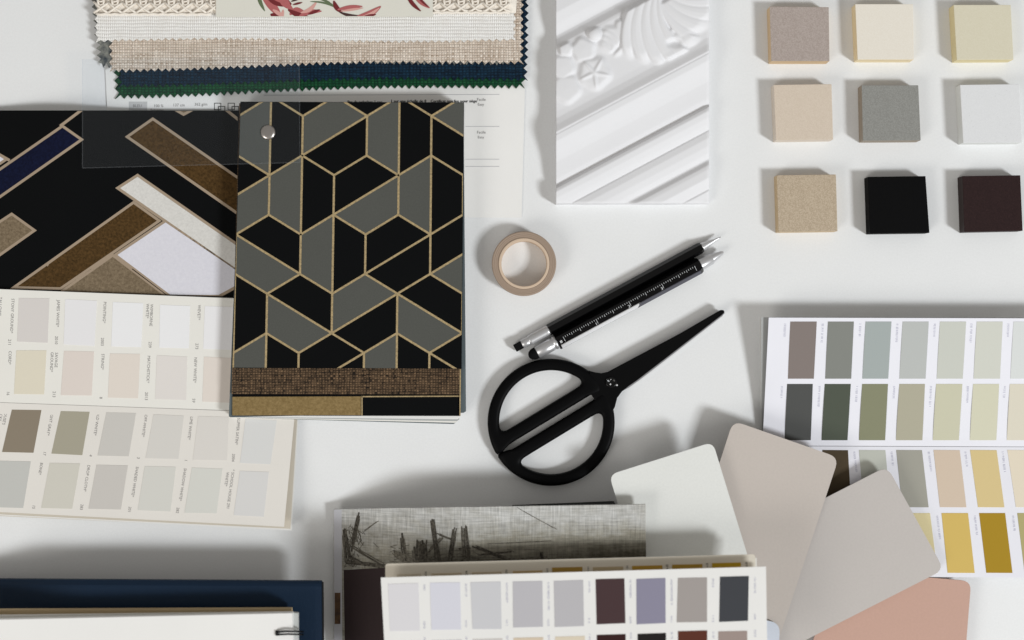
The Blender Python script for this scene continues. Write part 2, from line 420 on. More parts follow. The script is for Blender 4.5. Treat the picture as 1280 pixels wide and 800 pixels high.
# ================================================================== HERRINGBONE WALLPAPER SAMPLE (left)
def zl(x, y):
    k = math.exp(-((x - 75) / 70) ** 2) * max(0, min(1, (330 - y) / 190))
    return 3.4 + 7.5 * k
hb = thing('wallpaper_sample_book', 'black wallpaper sample sheets with slanting brown, navy and white bars', 'wallpaper samples', 150, 255)
q = [(-30, 138), (303, 138), (303, 372), (-30, 362)]
bm = bmesh.new(); sheet(bm, q, 34, 20, zl, .5)
ls = obj('cover_sheet', bm, BLACK_PAPER, hb, smooth=False)
for k in range(3):
    d = 1.2 * k
    bm = bmesh.new(); sheet(bm, [(-30, 139 + d), (303, 139.5 + d), (303, 371 - d), (-30, 361 - d)], 34, 10, (lambda x, y, k=k: zl(x, y) - .7 - .75 * k), .6)
    obj('page', bm, [PAPER, plain('brown_page', (70, 58, 44)), PAPER_WARM][k], hb)
BROWN = suede('brown_suede', (92, 68, 38), (52, 38, 18)); TAN = suede('taupe_suede', (140, 124, 102), (98, 84, 66))
NAVY = suede('navy_suede', (20, 26, 54), (11, 13, 32)); OFFW = suede('oyster_print', (222, 220, 216), (204, 202, 198)); LAV = suede('lilac_white_print', (222, 221, 229), (213, 212, 221))
bar_region = [(-29, 138.6), (297, 138.6), (297, 371), (-29, 361.4)]
def scan(poly, z, mi, bm):
    """cut a printed shape into strips so it follows the curl of the sheet"""
    xs = [p[0] for p in poly]; x = min(xs)
    while x < max(xs):
        c = clip(poly, [(x, -50), (x + 9, -50), (x + 9, 900), (x, 900)])
        y = 120
        while len(c) > 2 and y < 380:
            d = clip(c, [(-90, y), (900, y), (900, y + 12), (-90, y + 12)])
            if len(d) > 2 and abs(sum(d[i - 1][0] * d[i][1] - d[i][0] * d[i - 1][1] for i in range(len(d)))) > .02:
                flat(bm, d, z, mi)
            y += 12
        x += 9
bars = [  # outline polygon, fill material index (fill is the outline drawn in by the border width)
    ([(0, 209.5), (78, 155.5), (105, 174.5), (0, 248), (-29, 268), (-29, 230)], 2),
    ([(-20, 178), (11, 199), (-29, 226)], 4),
    ([(-29, 294), (14.6, 265.5), (46, 288), (-29, 341)], 1),
    ([(156, 171), (191, 146.5), (300, 222), (300, 271)], 0),
    ([(212, 135), (229.5, 145), (248, 135)], 1),
    ([(144, 235), (172, 217), (300, 306), (300, 343)], 3),
    ([(12, 361), (167, 251), (202, 276), (76, 362.5)], 0),
    ([(141, 318.5), (207, 274), (300, 337), (300, 358), (274, 372), (212, 372)], 4),
    ([(76, 363), (141, 317), (212, 371), (212, 375), (80, 375)], 1)]
bm = bmesh.new()
def inset(poly, w):
    c = Vector((sum(p[0] for p in poly) / len(poly), sum(p[1] for p in poly) / len(poly)))
    out = list(poly)
    N = len(poly)
    for i in range(N):
        a, b = Vector(poly[i]), Vector(poly[(i + 1) % N]); d = (b - a).normalized(); n = Vector((-d.y, d.x))
        if (c - a).dot(n) < 0: n = -n
        a2, b2 = a + n * w - d * 900, b + n * w + d * 900
        out = clip(out, [tuple(a2), tuple(b2), tuple(b2 + n * 900), tuple(a2 + n * 900)])
        if len(out) < 3: return []
    return out
for poly, mi in bars:
    o_ = clip(poly, bar_region)
    scan(o_, lambda x, y: zl(x, y) + .06, 5, bm)
    i_ = clip(inset(poly, 3.4), bar_region)
    if len(i_) > 2: scan(i_, lambda x, y: zl(x, y) + .12, mi, bm)
for p, qq in (((76, 157), (104, 136)), ((281, 136), (301, 152)), ((272, 371.5), (298, 357)), ((-10, 188), (11, 200))):
    c = clip(stroke(p, qq, 3.6), bar_region)
    if len(c) > 2: scan(c, lambda x, y: zl(x, y) + .14, 5, bm)
obj('printed_bars', bm, [BROWN, TAN, NAVY, OFFW, LAV, TAUPE_LINE], ls)

# ================================================================== LEFT PAINT COLOUR CHART
lc = thing('paint_colour_chart', 'folded cream paint chart with pale swatches and sideways colour names, under the patterned wallpaper book', 'paint chart', 180, 510)
zu = lambda x, y: 5.6 - .8 * (y - 361) / 150
zd = lambda x, y: 5.0 + 9.0 * max(0, (y - 510) / 145) * (.55 + .45 * max(0, min(1, (x + 20) / 390)))
up = slab_obj('upper_panel', [(-25, 360.5), (296, 373), (296, 513.4), (-25, 502)], zu, .35, PAPER_WARM, lc)
bm = bmesh.new(); sheet(bm, [(-25, 502.4), (368.5, 516.4), (355, 658.5), (-40, 638)], 20, 8, zd, .35)
dn = obj('lower_panel', bm, PAPER_PINK, lc)
for k, (rx, by) in enumerate(((371.5, 661), (373, 663), (369, 662))):
    bm = bmesh.new(); sheet(bm, [(-25, 506), (rx, 523), (rx - 8.5, by), (-42, 641 + k)], 10, 6, (lambda x, y, k=k: zd(x, y) * (.72 - .2 * k) - .6), .35)
    obj('folded_panel', bm, [plain('tan_panel_back', (206, 198, 184), .7), PAPER, plain('tan_panel_back', (206, 198, 184), .7)][k], lc)
rows_up = [
    ([(23.6, 372.6), (61.6, 373), (59.5, 428.6), (21.4, 427)], (206, 199, 197)), ([(81.5, 374), (121, 376), (118, 432.5), (79.5, 430.5)], (232, 232, 238)),
    ([(141, 377.5), (179, 379), (176.5, 434), (139, 433)], (240, 240, 246)), ([(200, 381), (237.5, 382.5), (236, 435.5), (199, 434.5)], (240, 240, 246)),
    ([(256, 382.5), (294, 384), (292, 437.5), (254, 436)], (238, 238, 244)),
    ([(20.5, 438), (58, 438), (55, 493), (17.5, 492.5)], (217, 206, 181)), ([(80, 438.7), (117.5, 439.5), (114.5, 494.5), (76, 494)], (216, 201, 193)),
    ([(137.5, 442), (175, 442.5), (172.5, 498), (135, 497)], (222, 208, 197)), ([(196, 444), (234, 446), (232.5, 500), (194, 499)], (220, 213, 209)),
    ([(255, 446), (292, 447.5), (290, 503.5), (253, 502)], (222, 208, 198))]
for pts, c in rows_up: swatch(pts, c, zu, up)
rows_dn = [
    ([(14.8, 512), (51.8, 512.5), (41.7, 566), (2.6, 565)], (130, 118, 100)), ([(76, 513.8), (112, 514.8), (102.7, 569), (64.3, 567)], (162, 156, 137)),
    ([(133, 515.4), (170, 516.4), (160.8, 570.5), (122, 569.5)], (189, 185, 180)), ([(192, 518), (229.7, 519.7), (223, 573.8), (182, 572.8)], (209, 205, 200)),
    ([(247.7, 520.3), (286, 521.3), (283.8, 575.5), (241, 574.8)], (216, 211, 206)), ([(306.8, 523.6), (346, 525.6), (338, 580.4), (300, 578.7)], (214, 214, 216)),
    ([(-1, 576), (38.4, 577), (28.9, 635), (-10, 634)], (176, 177, 174)), ([(62.3, 578.7), (100, 579.4), (90.2, 636), (51.5, 635)], (197, 193, 181)),
    ([(120.7, 581), (159.8, 582), (151, 637), (110.6, 636)], (187, 182, 178)), ([(181, 582.7), (219.8, 583.7), (213, 639.4), (172, 637.8)], (205, 205, 198)),
    ([(240, 584.6), (278, 586), (270.7, 641.7), (230.6, 641)], (207, 208, 202)), ([(300, 588.6), (336, 590), (329.7, 646), (292, 644)], (212, 212, 213))]
for pts, c in rows_dn: swatch(pts, c, zd, dn)
zt = lambda x, y: zu(x, y) + .05
lettering([(s, x, y, 5.2, 92.5) for s, x, y in (('STONY GROUND*', 14.5, 373), ('211', 10.5, 424), ('JAMES WHITE*', 71.5, 375), ('2010', 69, 420), ('POINTING*', 129.5, 377), ('2003', 126.5, 422), ('WIMBORNE', 188, 380), ('WHITE*', 183, 379.5), ('239', 186, 427),
                ('WEVET*', 247.5, 381), ('273', 244.5, 429), ('CORD*', 11, 438.5), ('16', 8.5, 489), ('SAVAGE', 69, 440.5), ('GROUND*', 63.5, 440), ('213', 66, 489), ('STRING*', 127, 442), ('8', 124.5, 496), ('MATCHSTICK*', 184.5, 444.5), ('2013', 181.5, 490), ('NEW WHITE*', 243, 446.5), ('59', 240.5, 498), ('TALLOW*', -1, 371))], up, INK, zt)
zt2 = lambda x, y: zd(x, y) + .05
lettering([(s, x, y, 5.0, a) for s, x, y, a in (("MOUSE'S", 6.5, 511.5, 101), ('BACK*', 1, 511, 101), ('LIGHT GRAY*', 64, 514, 101), ('17', 54.5, 564, 101), ('OLD WHITE*', 121.5, 515, 99), ('4', 112, 568, 99), ('OFF-WHITE*', 181, 518, 98), ('3', 171.5, 571, 98), ('LIME WHITE*', 238, 520.5, 97), ('1', 231, 574, 97), ('SLIPPER SATIN*', 297, 522, 95.5), ('2004', 290.5, 567, 95.5),
                  ('BONE*', 50.5, 578, 100), ('15', 41, 631, 100), ('DROP CLOTH*', 109.5, 581, 99), ('283', 101, 630, 99), ('SHADED WHITE*', 170, 583, 99), ('201', 161, 633, 99), ('SHADOW WHITE*', 230, 585, 99), ('282', 221, 634, 99), ('* SCHOOL HOUSE 291', 290, 586.5, 98), ('WHITE*', 283, 590, 98))], dn, INK, zt2)

# ================================================================== GEOMETRIC WALLPAPER SAMPLE BOOK
gb = thing('wallpaper_sample_book', 'thick wallpaper sample book with grey and black gold-lined geometric cover and a metal rivet', 'wallpaper samples', 435, 325)
ZG = 16.0
slate = plain('slate_edge', (88, 98, 102), .7, grain=.15); greyp = plain('grey_edge', (170, 172, 172), .7, grain=.1)
under = [  # pages below, bottom right corner fans out
    ([(302, 131), (579.5, 134), (582.5, 516), (286, 521)], 12.9, slate), ([(301, 130), (579, 132), (581.5, 515), (287.5, 521.5)], 12.3, plain('dark_edge', (40, 46, 50), .8)),
    ([(301, 130), (581, 131), (575, 524), (291, 521)], 11.6, PAPER), ([(301, 130), (581, 131), (574, 526.5), (291, 521.5)], 10.9, greyp),
    ([(301, 130), (581, 132), (572, 528.5), (291, 522)], 10.1, PAPER_WARM), ([(301, 131), (580, 132), (570, 530), (291, 522)], 9.2, slate),
    ([(301, 131), (580, 132), (572, 527), (290, 521)], 8.3, PAPER)]
for pts, z, m in under:
    slab_obj('page', [pts[0], pts[1], (pts[2][0], pts[2][1] - 2), (pts[2][0] - 3, pts[2][1]), pts[3]], z, .55 if z > 9 else 3.0, m, gb)
tan_page = slab_obj('page', [(300, 131), (580, 131), (575, 520), (290, 519.5)], 13.6, .6, BLACK_PAPER, gb, label='page of tan and black panels')
tw = slab_obj('page', [(299, 129), (580, 129), (576, 493), (289.5, 492.5)], 14.5, .7, woven('brown_tweed', (112, 90, 68), (16, 13, 12), 1.7, 1.5, 2.0), gb, label='dark brown tweed page')
slab_obj('tan_panel', [(290.5, 496), (451, 495.5), (451, 519), (290.3, 519.3)], 13.68, .1, suede('tan_suede', (150, 128, 88), (116, 96, 60)), tan_page)
bm = bmesh.new()
for p, q_ in (((452.5, 496), (452.5, 519)), ((452, 495.8), (575, 495.2)), ((575.4, 462), (575, 519.5))): flat(bm, stroke(p, q_, 1.5), 13.75 if p[0] < 570 else 14.56)
obj('gold_line', bm, GOLD, tan_page)
COVER = [(300.5, 127), (580, 128), (577, 461), (290, 459.8)]
cv = slab_obj('cover_sheet', COVER, ZG, .7, BLACK_PAPER, gb)
def nd(c, k):
    y = 120.3 + 24.68 * k; t = (y - 127) / 333
    return ((298.6 + 40.15 * c) * (1 - t) + (291.2 + 40.9 * c) * t, y)
HEX = {(1, 2): 'VGB', (3, 2): 'DGB', (5, 2): 'VGB', (7, 2): 'BGB', (0, -1): 'VBB', (2, -1): 'VBB', (4, -1): 'VBB', (6, -1): 'VBB',
       (0, 5): 'DBG', (2, 5): 'VGB', (4, 5): 'DBG', (6, 5): 'VGB', (1, 8): 'BBG', (3, 8): 'VGB', (5, 8): 'DBB', (7, 8): 'DBG',
       (0, 11): 'VBB', (2, 11): 'BBG', (4, 11): 'DGB', (6, 11): 'BBG', (1, 14): 'VGB', (3, 14): 'DBB', (5, 14): 'VGB', (7, 14): 'BBB'}
fills = bmesh.new(); lines = bmesh.new(); seen = set()
inner = [(301, 127.4), (579.6, 128.4), (576.6, 460.6), (290.5, 459.4)]
for (c, k), code in HEX.items():
    V6 = [(c, k - 2), (c + 1, k - 1), (c + 1, k + 1), (c, k + 2), (c - 1, k + 1), (c - 1, k - 1)]   # top, UR, LR, bottom, LL, UL
    halves = {'V': ([0, 5, 4, 3], [0, 1, 2, 3]), 'D': ([1, 0, 5, 4], [1, 2, 3, 4]), 'B': ([5, 0, 1, 2], [5, 4, 3, 2])}[code[0]]
    for h, colr in zip(halves, code[1:]):
        if colr == 'G':
            p = clip([nd(*V6[i]) for i in h], inner)
            if len(p) > 2: flat(fills, p, ZG + .05)
    segs = [(V6[i], V6[(i + 1) % 6]) for i in range(6)]
    a, b = {'V': (0, 3), 'D': (1, 4), 'B': (5, 2)}[code[0]]
    if k > -1: segs.append((V6[a], V6[b]))
    for s in segs:
        key = tuple(sorted(s))
        if key in seen: continue
        seen.add(key)
        p = clip(stroke(nd(*s[0]), nd(*s[1]), 2.6), inner)
        if len(p) > 2: flat(lines, p, ZG + .10 + .004 * (len(seen) % 9))
obj('grey_shape', fills, GREY_PAPER, cv, label='slate grey trapeziums')
obj('gold_line', lines, GOLD, cv)
bm = bmesh.new()                                            # domed rivet
c0 = P(335, 165.5, ZG)
prof = [(0, 1.5), (1.6, 1.45), (3.0, 1.3), (4.0, .95), (4.5, .45), (4.7, .0)]
def lathe(bm, c, prof, n=28):
    rings = []
    for r, h in prof:
        if r == 0: rings.append([bm.verts.new(c + Vector((0, 0, h * .001)))])
        else: rings.append([bm.verts.new(c + Vector((r * math.cos(t), r * math.sin(t), h)) * .001) for t in [2 * math.pi * i / n for i in range(n)]])
    for a, b in zip(rings, rings[1:]):
        for i in range(n):
            j = (i + 1) % n
            if len(a) == 1: bm.faces.new((a[0], b[i], b[j]))
            elif len(b) == 1: bm.faces.new((a[i], b[0], a[j]))
            else: bm.faces.new((a[i], b[i], b[j], a[j]))
lathe(bm, c0, prof)
obj('rivet', bm, CHROME, gb, smooth=True)

# clear plastic film over both wallpaper books and the fabrics
bm = bmesh.new()
zfilm = lambda x, y: 12.0 + 6.0 * max(0, min(1, (x - 150) / 150))
sheet(bm, [(103, 74), (374, 70), (375, 203), (103, 210)], 24, 8, zfilm, .12)
film = tag(obj('plastic_film', bm, film_mat(.011), at=P(240, 140, 12)), 'nearly invisible clear plastic film lying over black wallpaper and dark fabric', 'plastic film')
bm = bmesh.new()  # brighter border strips put an edge highlight on the film
for q in ([(374, 70), (375, 203)], [(375, 203), (103, 210)], [(103, 210), (103, 74)]):
    a, b = Vector(q[0]), Vector(q[1]); d = b - a; n = Vector((-d.y, d.x)).normalized() * .5
    for k in range(24):
        u, v = a + d * k / 24, a + d * (k + 1) / 24
        slab(bm, [tuple(u - n), tuple(v - n), tuple(v + n), tuple(u + n)], lambda x, y: zfilm(x, y) + .03, .18)
obj('cut_edge', bm, film_mat(.04), film)

# ================================================================== PLASTER MOULDING
PROF = [(-80, 7), (-20, 10), (16, 10.5), (30, 9), (41, 7.4), (45, 7.0), (49, 7.6), (58, 10.6), (62, 11), (140, 11), (148, 11.3), (156, 12.4), (165, 14.3), (166.5, 14.3), (167.3, 13.8), (168.5, 14.4), (177, 14.1), (186, 12.5), (195, 10.9), (203, 9.7), (212, 9.0), (224, 8.2), (231.5, 7.2),
        (232.5, 7.2), (235, 9.9), (240, 11.0), (248, 10.6), (256, 9.4), (263, 8.0), (264.3, 7.4), (265.3, 8.2), (274, 9.2), (284, 9.0), (293, 8.0), (300, 6.6), (302, 6.8), (308, 9.2), (313, 9.8), (324, 10), (332, 8.2), (337, 7.2), (338.5, 6.8), (340, 7.6), (350, 6.4), (400, 4)]
def profile(t):
    for (a, ha), (b, hb_) in zip(PROF, PROF[1:]):
        if a <= t <= b:
            u = (t - a) / (b - a); return ha + (hb_ - ha) * u
    return PROF[-1][1]
def sm(a, b, x):
    u = max(0, min(1, (x - a) / (b - a))); return u * u * (3 - 2 * u)
def flower(x, y, cx, cy, r, n, ph, amp):
    dx, dy = x - cx, y - cy; d = math.hypot(dx, dy) / r
    if d > 1.15: return 0
    th = math.atan2(dy, dx) - ph
    edge = 1.0 + .05 * math.cos(max(n, 5) * th)
    body = sm(edge, edge - .38, d)
    h = body * (.8 + .2 * (1 - d))
    if n:
        sector = (th / (2 * math.pi / n) + .5) % 1 - .5
        off = abs(sector) * 2 * math.pi / n * d * r            # px from the nearest star rib
        h += .5 * max(0, 1 - off / (1.0 + 3.4 * max(0, 1 - d))) * sm(1.0, .55, d) - .18 * sm(.55, .1, d)
    return amp * h
def fan(x, y, px_, py_, a0, a1, r0, r1, n, amp, curl=0, lobes=True):
    dx, dy = x - px_, y - py_; d = math.hypot(dx, dy)
    if d > r1 * 1.1 or d < r0: return 0
    th = math.degrees(math.atan2(dy, dx)) + curl * d
    while th < a0 - 180: th += 360
    while th > a1 + 180: th -= 360
    if th < a0 or th > a1: return 0
    u = (th - a0) / (a1 - a0)
    ridge = abs(math.sin(u * n * math.pi)) ** .6
    tip = r1 * (.94 + .06 * ridge)
    return amp * sm(0, .06, u) * sm(1, .94, u) * sm(tip, tip - 15, d) * sm(r0, r0 + 6, d) * (.78 + .20 * ridge + .04 * abs(math.sin(u * n * 3 * math.pi))) * (.7 + .5 * math.sin(min(1, d / r1) * 2.6) * .8)
def ornament(x, y):
    o = 0
    for a in ((743, 91, 24, 5, .18, 2.3), (703, 84, 18, 0, .3, 1.9), (708, 111, 21, 0, .2, 1.9), (729, 62, 18, 0, .7, 2.2), (707, 61, 11, 0, 1.1, 2.6), (768, 50, 22, 0, .2, 1.8), (780, 36, 15, 0, .2, 1.9)):
        o = max(o, flower(x, y, *a))
    d = math.hypot(x - 743, y - 42) / 9.5
    if d < 1: o = max(o, 3.2 * math.sqrt(1 - d * d))
    t_ = ((x - 759) * 32 + (y - 74) * -35) / (32 * 32 + 35 * 35)  # undercut line beside the curled leaf
    if 0 < t_ < 1.35:
        q_ = abs((x - 759) * 35 + (y - 74) * 32) / math.hypot(32, 35)
        o -= 1.5 * math.exp(-(q_ / 2.2) ** 2)
    for rr in (12, 19, 26):
        q_ = abs(math.hypot(x - 752, y - 62) - rr)
        if x > 752 and y < 62: o -= .35 * math.exp(-(q_ / 1.6) ** 2)
    o = max(o, fan(x, y, 832, -30, 112, 168, 14, 116, 5, 2.9, .42))
    o = max(o, fan(x, y, 848, 34, 30, 175, 4, 34, 3, 2.6, .4))
    o = max(o, fan(x, y, 822, -18, 22, 100, 18, 84, 5, 2.7, .45))
    dx, dy = x - 843, y - 55
    dd = math.hypot(dx / 11, dy / 7.5)
    if dd < 1.4: o -= 2.8 * sm(1.2, .3, dd) * sm(9, -6, dy)
    return o
def moulding_h(x, y, o):
    t = y + .533 * (x - 695)
    h = profile(t) + max(-.9, o) * sm(56, 63, t) * sm(153, 146, t)
    return h - .5 * sm(883.5, 887, x) - .5 * sm(252, 254.5, y)
bm = bmesh.new()
X0, X1, Y0, Y1, ST = 695, 886.5, -14, 254.5, 1.0
nx, ny = int((X1 - X0) / ST), int((Y1 - Y0) / ST)
gx_ = [X0 + (X1 - X0) * i / nx for i in range(nx + 1)]; gy_ = [Y0 + (Y1 - Y0) * j / ny for j in range(ny + 1)]
orn = [[ornament(x, y) if 50 < y + .533 * (x - 695) < 160 else 0 for x in gx_] for y in gy_]
for _ in range(2):                                          # worn, soft carving
    orn = [[(orn[j][i] * 2 + orn[max(j - 1, 0)][i] + orn[min(j + 1, ny)][i] + orn[j][max(i - 1, 0)] + orn[j][min(i + 1, nx)]) / 6 for i in range(nx + 1)] for j in range(ny + 1)]
grid = [[bm.verts.new(P(gx_[i], gy_[j], moulding_h(gx_[i], gy_[j], orn[j][i]))) for i in range(nx + 1)] for j in range(ny + 1)]
for j in range(ny):
    for i in range(nx): bm.faces.new((grid[j][i], grid[j + 1][i], grid[j + 1][i + 1], grid[j][i + 1])).smooth = True
rim = grid[0][:] + [r[-1] for r in grid[1:]] + grid[-1][-2::-1] + [r[0] for r in grid[-2:0:-1]]
low = [bm.verts.new((v.co.x, v.co.y, 0)) for v in rim]
for i in range(len(rim)): bm.faces.new((rim[i - 1], rim[i], low[i], low[i - 1]))
PLASTER = plain('white_plaster', (226, 226, 229), .75, grain=.02, bump=.05, bscale=900, spec=.2)
tag(obj('plaster_moulding', bm, PLASTER, at=P(790, 120, 0)), 'white plaster moulding block with diagonal ridges and carved flowers and leaves', 'moulding')

# ================================================================== STONE SAMPLES
stones = [
    ((206, 178, 140), [(962, 8), (1036, 8.8), (1037, 76.5), (964, 76.5)], (178, 166, 160), (150, 136, 128), .9, 0, 'pinkish grey grainy stone tile, left of the top row'),
    ((232, 214, 176), [(1069, 5), (1141.5, 5), (1142.5, 74.5), (1072, 74.5)], (233, 227, 216), (224, 216, 202), .6, 0, 'pale cream stone tile in the top row beside the grainy pinkish grey one'),
    ((222, 208, 164), [(1192, 6), (1263.5, 6), (1267, 74.5), (1196, 75)], (217, 211, 190), (206, 199, 174), .6, 0, 'yellowish ivory stone tile in the top right corner'),
    ((216, 204, 190), [(967, 106), (1039.5, 105), (1041.5, 174.5), (970, 175.5)], (214, 200, 184), (200, 184, 166), .8, .05, 'light beige stone tile in the middle row, left of the grey one'),
    ((150, 138, 124), [(1077, 106.5), (1148, 106.5), (1151, 175.5), (1078.5, 176)], (146, 146, 142), (124, 123, 119), .9, 0, 'mid grey stone tile at the centre of the nine'),
    ((222, 224, 222), [(1200, 106), (1274, 105), (1277.5, 178), (1204, 178.5)], (224, 225, 227), (214, 215, 217), .6, .09, 'white stone tile with faint specks, right of the grey one'),
    ((196, 172, 136), [(971, 219), (1045, 218), (1047, 289), (973, 290)], (192, 176, 154), (160, 142, 120), 1.0, 0, 'sandy brown speckled stone tile, left of the black one'),
    ((9, 9, 10), [(1085, 221), (1157, 220), (1162, 291), (1087.5, 292)], (9, 9, 10), (16, 16, 17), .5, 0, 'solid black stone tile in the bottom row'),
    ((44, 31, 30), [(1203, 220), (1275.5, 219), (1278.5, 288.5), (1205.5, 290)], (50, 36, 36), (36, 26, 27), .8, .06, 'dark maroon stone tile with tiny specks, right of the black one')]
for i, (cs, pts, c1, c2, am, dots, lab) in enumerate(stones):
    m = speckled('stone_%d_%d_%d' % c1, c1, c2, am * .65, 1900, .45 if max(c1) < 20 else .6, .8 if max(c1) > 60 else 2.6, dots)
    cx, cy = sum(p[0] for p in pts) / 4, sum(p[1] for p in pts) / 4
    o = slab_obj('stone_tile', pts, 9.0, 9.0, m, at=P(cx, cy, 0), bevel=.3)
    o.data.materials.append(plain('stone_side_%d' % i, cs, .6, grain=.06, spec=.05 if max(cs) < 20 else .3))
    for p in o.data.polygons:
        if p.normal.z < .5: p.material_index = 1
    tag(o, lab, 'stone sample', 'stone samples in three rows of three')

# ================================================================== ROLL OF TAPE
tp = thing('tape_roll', 'narrow roll of kraft brown paper tape standing flat on the table', 'tape', 655, 330)
cT = P(655, 329.5, 10); cT.z = 0
def ring_lathe(bm, c, prof, n=72):
    rings = [[bm.verts.new(c + Vector((r * math.cos(t), r * math.sin(t), h)) * .001) for t in [2 * math.pi * i / n for i in range(n)]] for r, h in prof]
    rings.append(rings[0])
    for a, b in zip(rings, rings[1:]):
        for i in range(n): bm.faces.new((a[i], b[i], b[(i + 1) % n], a[(i + 1) % n]))
bm = bmesh.new()
pr = [(19.7, .2), (19.9, .5), (19.9, 10.6), (19.6, 11)]
for k in range(8): pr += [(19.5 - k * .5, 11.0 + (.12 if k % 2 else 0) + random.uniform(-.05, .05))]
pr += [(15.75, 10.8), (15.75, .2)]
ring_lathe(bm, cT, pr)
obj('tape', bm, plain('kraft_tape', (156, 137, 121), .65, grain=.08, gscale=2200), tp)
bm = bmesh.new(); ring_lathe(bm, cT, [(15.7, .1), (15.7, 11.3), (15.4, 11.5), (14.3, 11.5), (14.0, 11.2), (14.0, .1)])
obj('cardboard_core', bm, plain('cardboard', (206, 184, 162), .8, grain=.08), tp)

# ================================================================== PENCIL AND PEN
class Rod:
    def __init__(self, a, b, zaxis):
        self.z = zaxis
        self.A, B = P(*a, zaxis), P(*b, zaxis); self.A.z = B.z = 0
        self.d = (B - self.A).normalized(); self.n = Vector((-self.d.y, self.d.x, 0)); self.len = (B - self.A).length * 1000
    def at(self, u, v, wz): return self.A + self.d * u * .001 + self.n * v * .001 + Vector((0, 0, wz * .001))
    def turn(self, secs, n, rot=0):
        bm = bmesh.new(); rings = []
        for u, r in secs:
            rings.append([bm.verts.new(self.at(u, r * math.cos(t), self.z + r * math.sin(t))) for t in [rot + 2 * math.pi * i / n for i in range(n)]])
        for a, b in zip(rings, rings[1:]):
            for i in range(n):
                f = bm.faces.new((a[i], a[(i + 1) % n], b[(i + 1) % n], b[i])); f.smooth = n > 8
        bm.faces.new(rings[0][::-1]); bm.faces.new(rings[-1]); return bm
LACQUER = plain('gloss_black_lacquer', (6, 6, 7), .2, grain=.05, spec=.25)
SILVER = plain('satin_silver', (232, 232, 234), .4, metal=.35, grain=.04)
RUBBER = plain('black_rubber', (14, 14, 15), .8, grain=.1, spec=.1)
pc = thing('mechanical_pencil', 'slim black hexagonal pencil with steel ferrule and square black eraser, above the ruler pen', 'pencil', 770, 366)
rd = Rod((643.5, 435.5), (898.5, 297.5), 3.7)
obj('barrel', rd.turn([(24, 3.3), (24.4, 3.6), (131, 3.6), (132.5, 3.1)], 6), LACQUER, pc)
obj('ferrule', rd.turn([(5, 2.6), (5.3, 3.0), (9.5, 3.0), (9.9, 2.8), (10.3, 3.1)] + [(10.6 + k * .9, 3.25 + .12 * (k % 2)) for k in range(14)] + [(23.4, 3.3), (24.2, 3.1)], 28), STEEL, pc)
obj('eraser', rd.turn([(0, 3.1), (.3, 3.4), (5.2, 3.4)], 4, math.pi / 4), RUBBER, pc)
obj('tip', rd.turn([(132.3, 3.0), (133, 2.7), (139, 1.5), (141, 1.0), (144.2, .55), (145.6, .3)], 24), STEEL, pc)
pn = thing('multitool_pen', 'thick black hexagonal pen with white ruler scale and silver stylus end', 'pen', 780, 382)
rd = Rod((661, 446), (903.5, 315.5), 4.7)
obj('barrel', rd.turn([(19.6, 4.9), (20, 5.4), (119.5, 5.4), (121, 4.6)], 6), LACQUER, pn)
obj('stylus_cap', rd.turn([(5.6, 3.5), (6, 4.0), (16.6, 4.2), (16.9, 3.9), (17.6, 3.9), (17.9, 4.4), (20, 4.5)], 30), STEEL, pn)
obj('stylus_tip', rd.turn([(0, .4), (.4, 1.6), (1.2, 2.6), (2.6, 3.4), (4.2, 3.7), (6.2, 3.7)], 26), RUBBER, pn)
obj('nose_cone', rd.turn([(120.6, 4.1), (121.2, 3.9), (128.6, 3.6), (129, 3.1), (129.4, 3.0), (136.5, 1.2), (137.3, .6)], 28), STEEL, pn)
bm = bmesh.new()
ztop = rd.z + 5.4 * math.cos(math.pi / 6) + .05
def rule(u, v0, v1, wd=.22):
    vs = [bm.verts.new(rd.at(uu, vv, ztop)) for uu, vv in ((u - wd / 2, v0), (u + wd / 2, v0), (u + wd / 2, v1), (u - wd / 2, v1))]
    bm.faces.new(vs)
for k in range(65):
    u = 24.5 + k * 1.44
    rule(u, 1.1, 1.1 - (3.2 if k % 16 == 0 else 2.1 if k % 8 == 0 else 1.5 if k % 4 == 0 else .95), .2)
for k in range(1, 4):
    s = bmesh.new(); n0 = len(bm.verts)
    u = 24.5 + k * 16 * 1.44
    write(s, str(k), 0, 0, 1, 0, 0)
    for f in s.faces:
        q_ = []
        for v in f.verts:
            lx, ly = v.co.x / .0005 + 640, v.co.y / .0005 - 400
            q_.append(bm.verts.new(rd.at(u - 1.9 + lx * 2.9, -2.5 + ly * 2.4, ztop)))
        bm.faces.new(q_)
    s.free()
for u0 in (21.4,):                                          # small square mark at the cap end
    for du, dv in ((0, 0), (.75, 0), (0, -.8), (.75, -.8)):
        vs = [bm.verts.new(rd.at(u0 + du + a, -.4 + dv + b, ztop)) for a, b in ((0, 0), (.6, 0), (.6, -.65), (0, -.65))]; bm.faces.new(vs)
obj('ruler_scale', bm, plain('white_print', (225, 228, 230), .6, grain=0), pn)
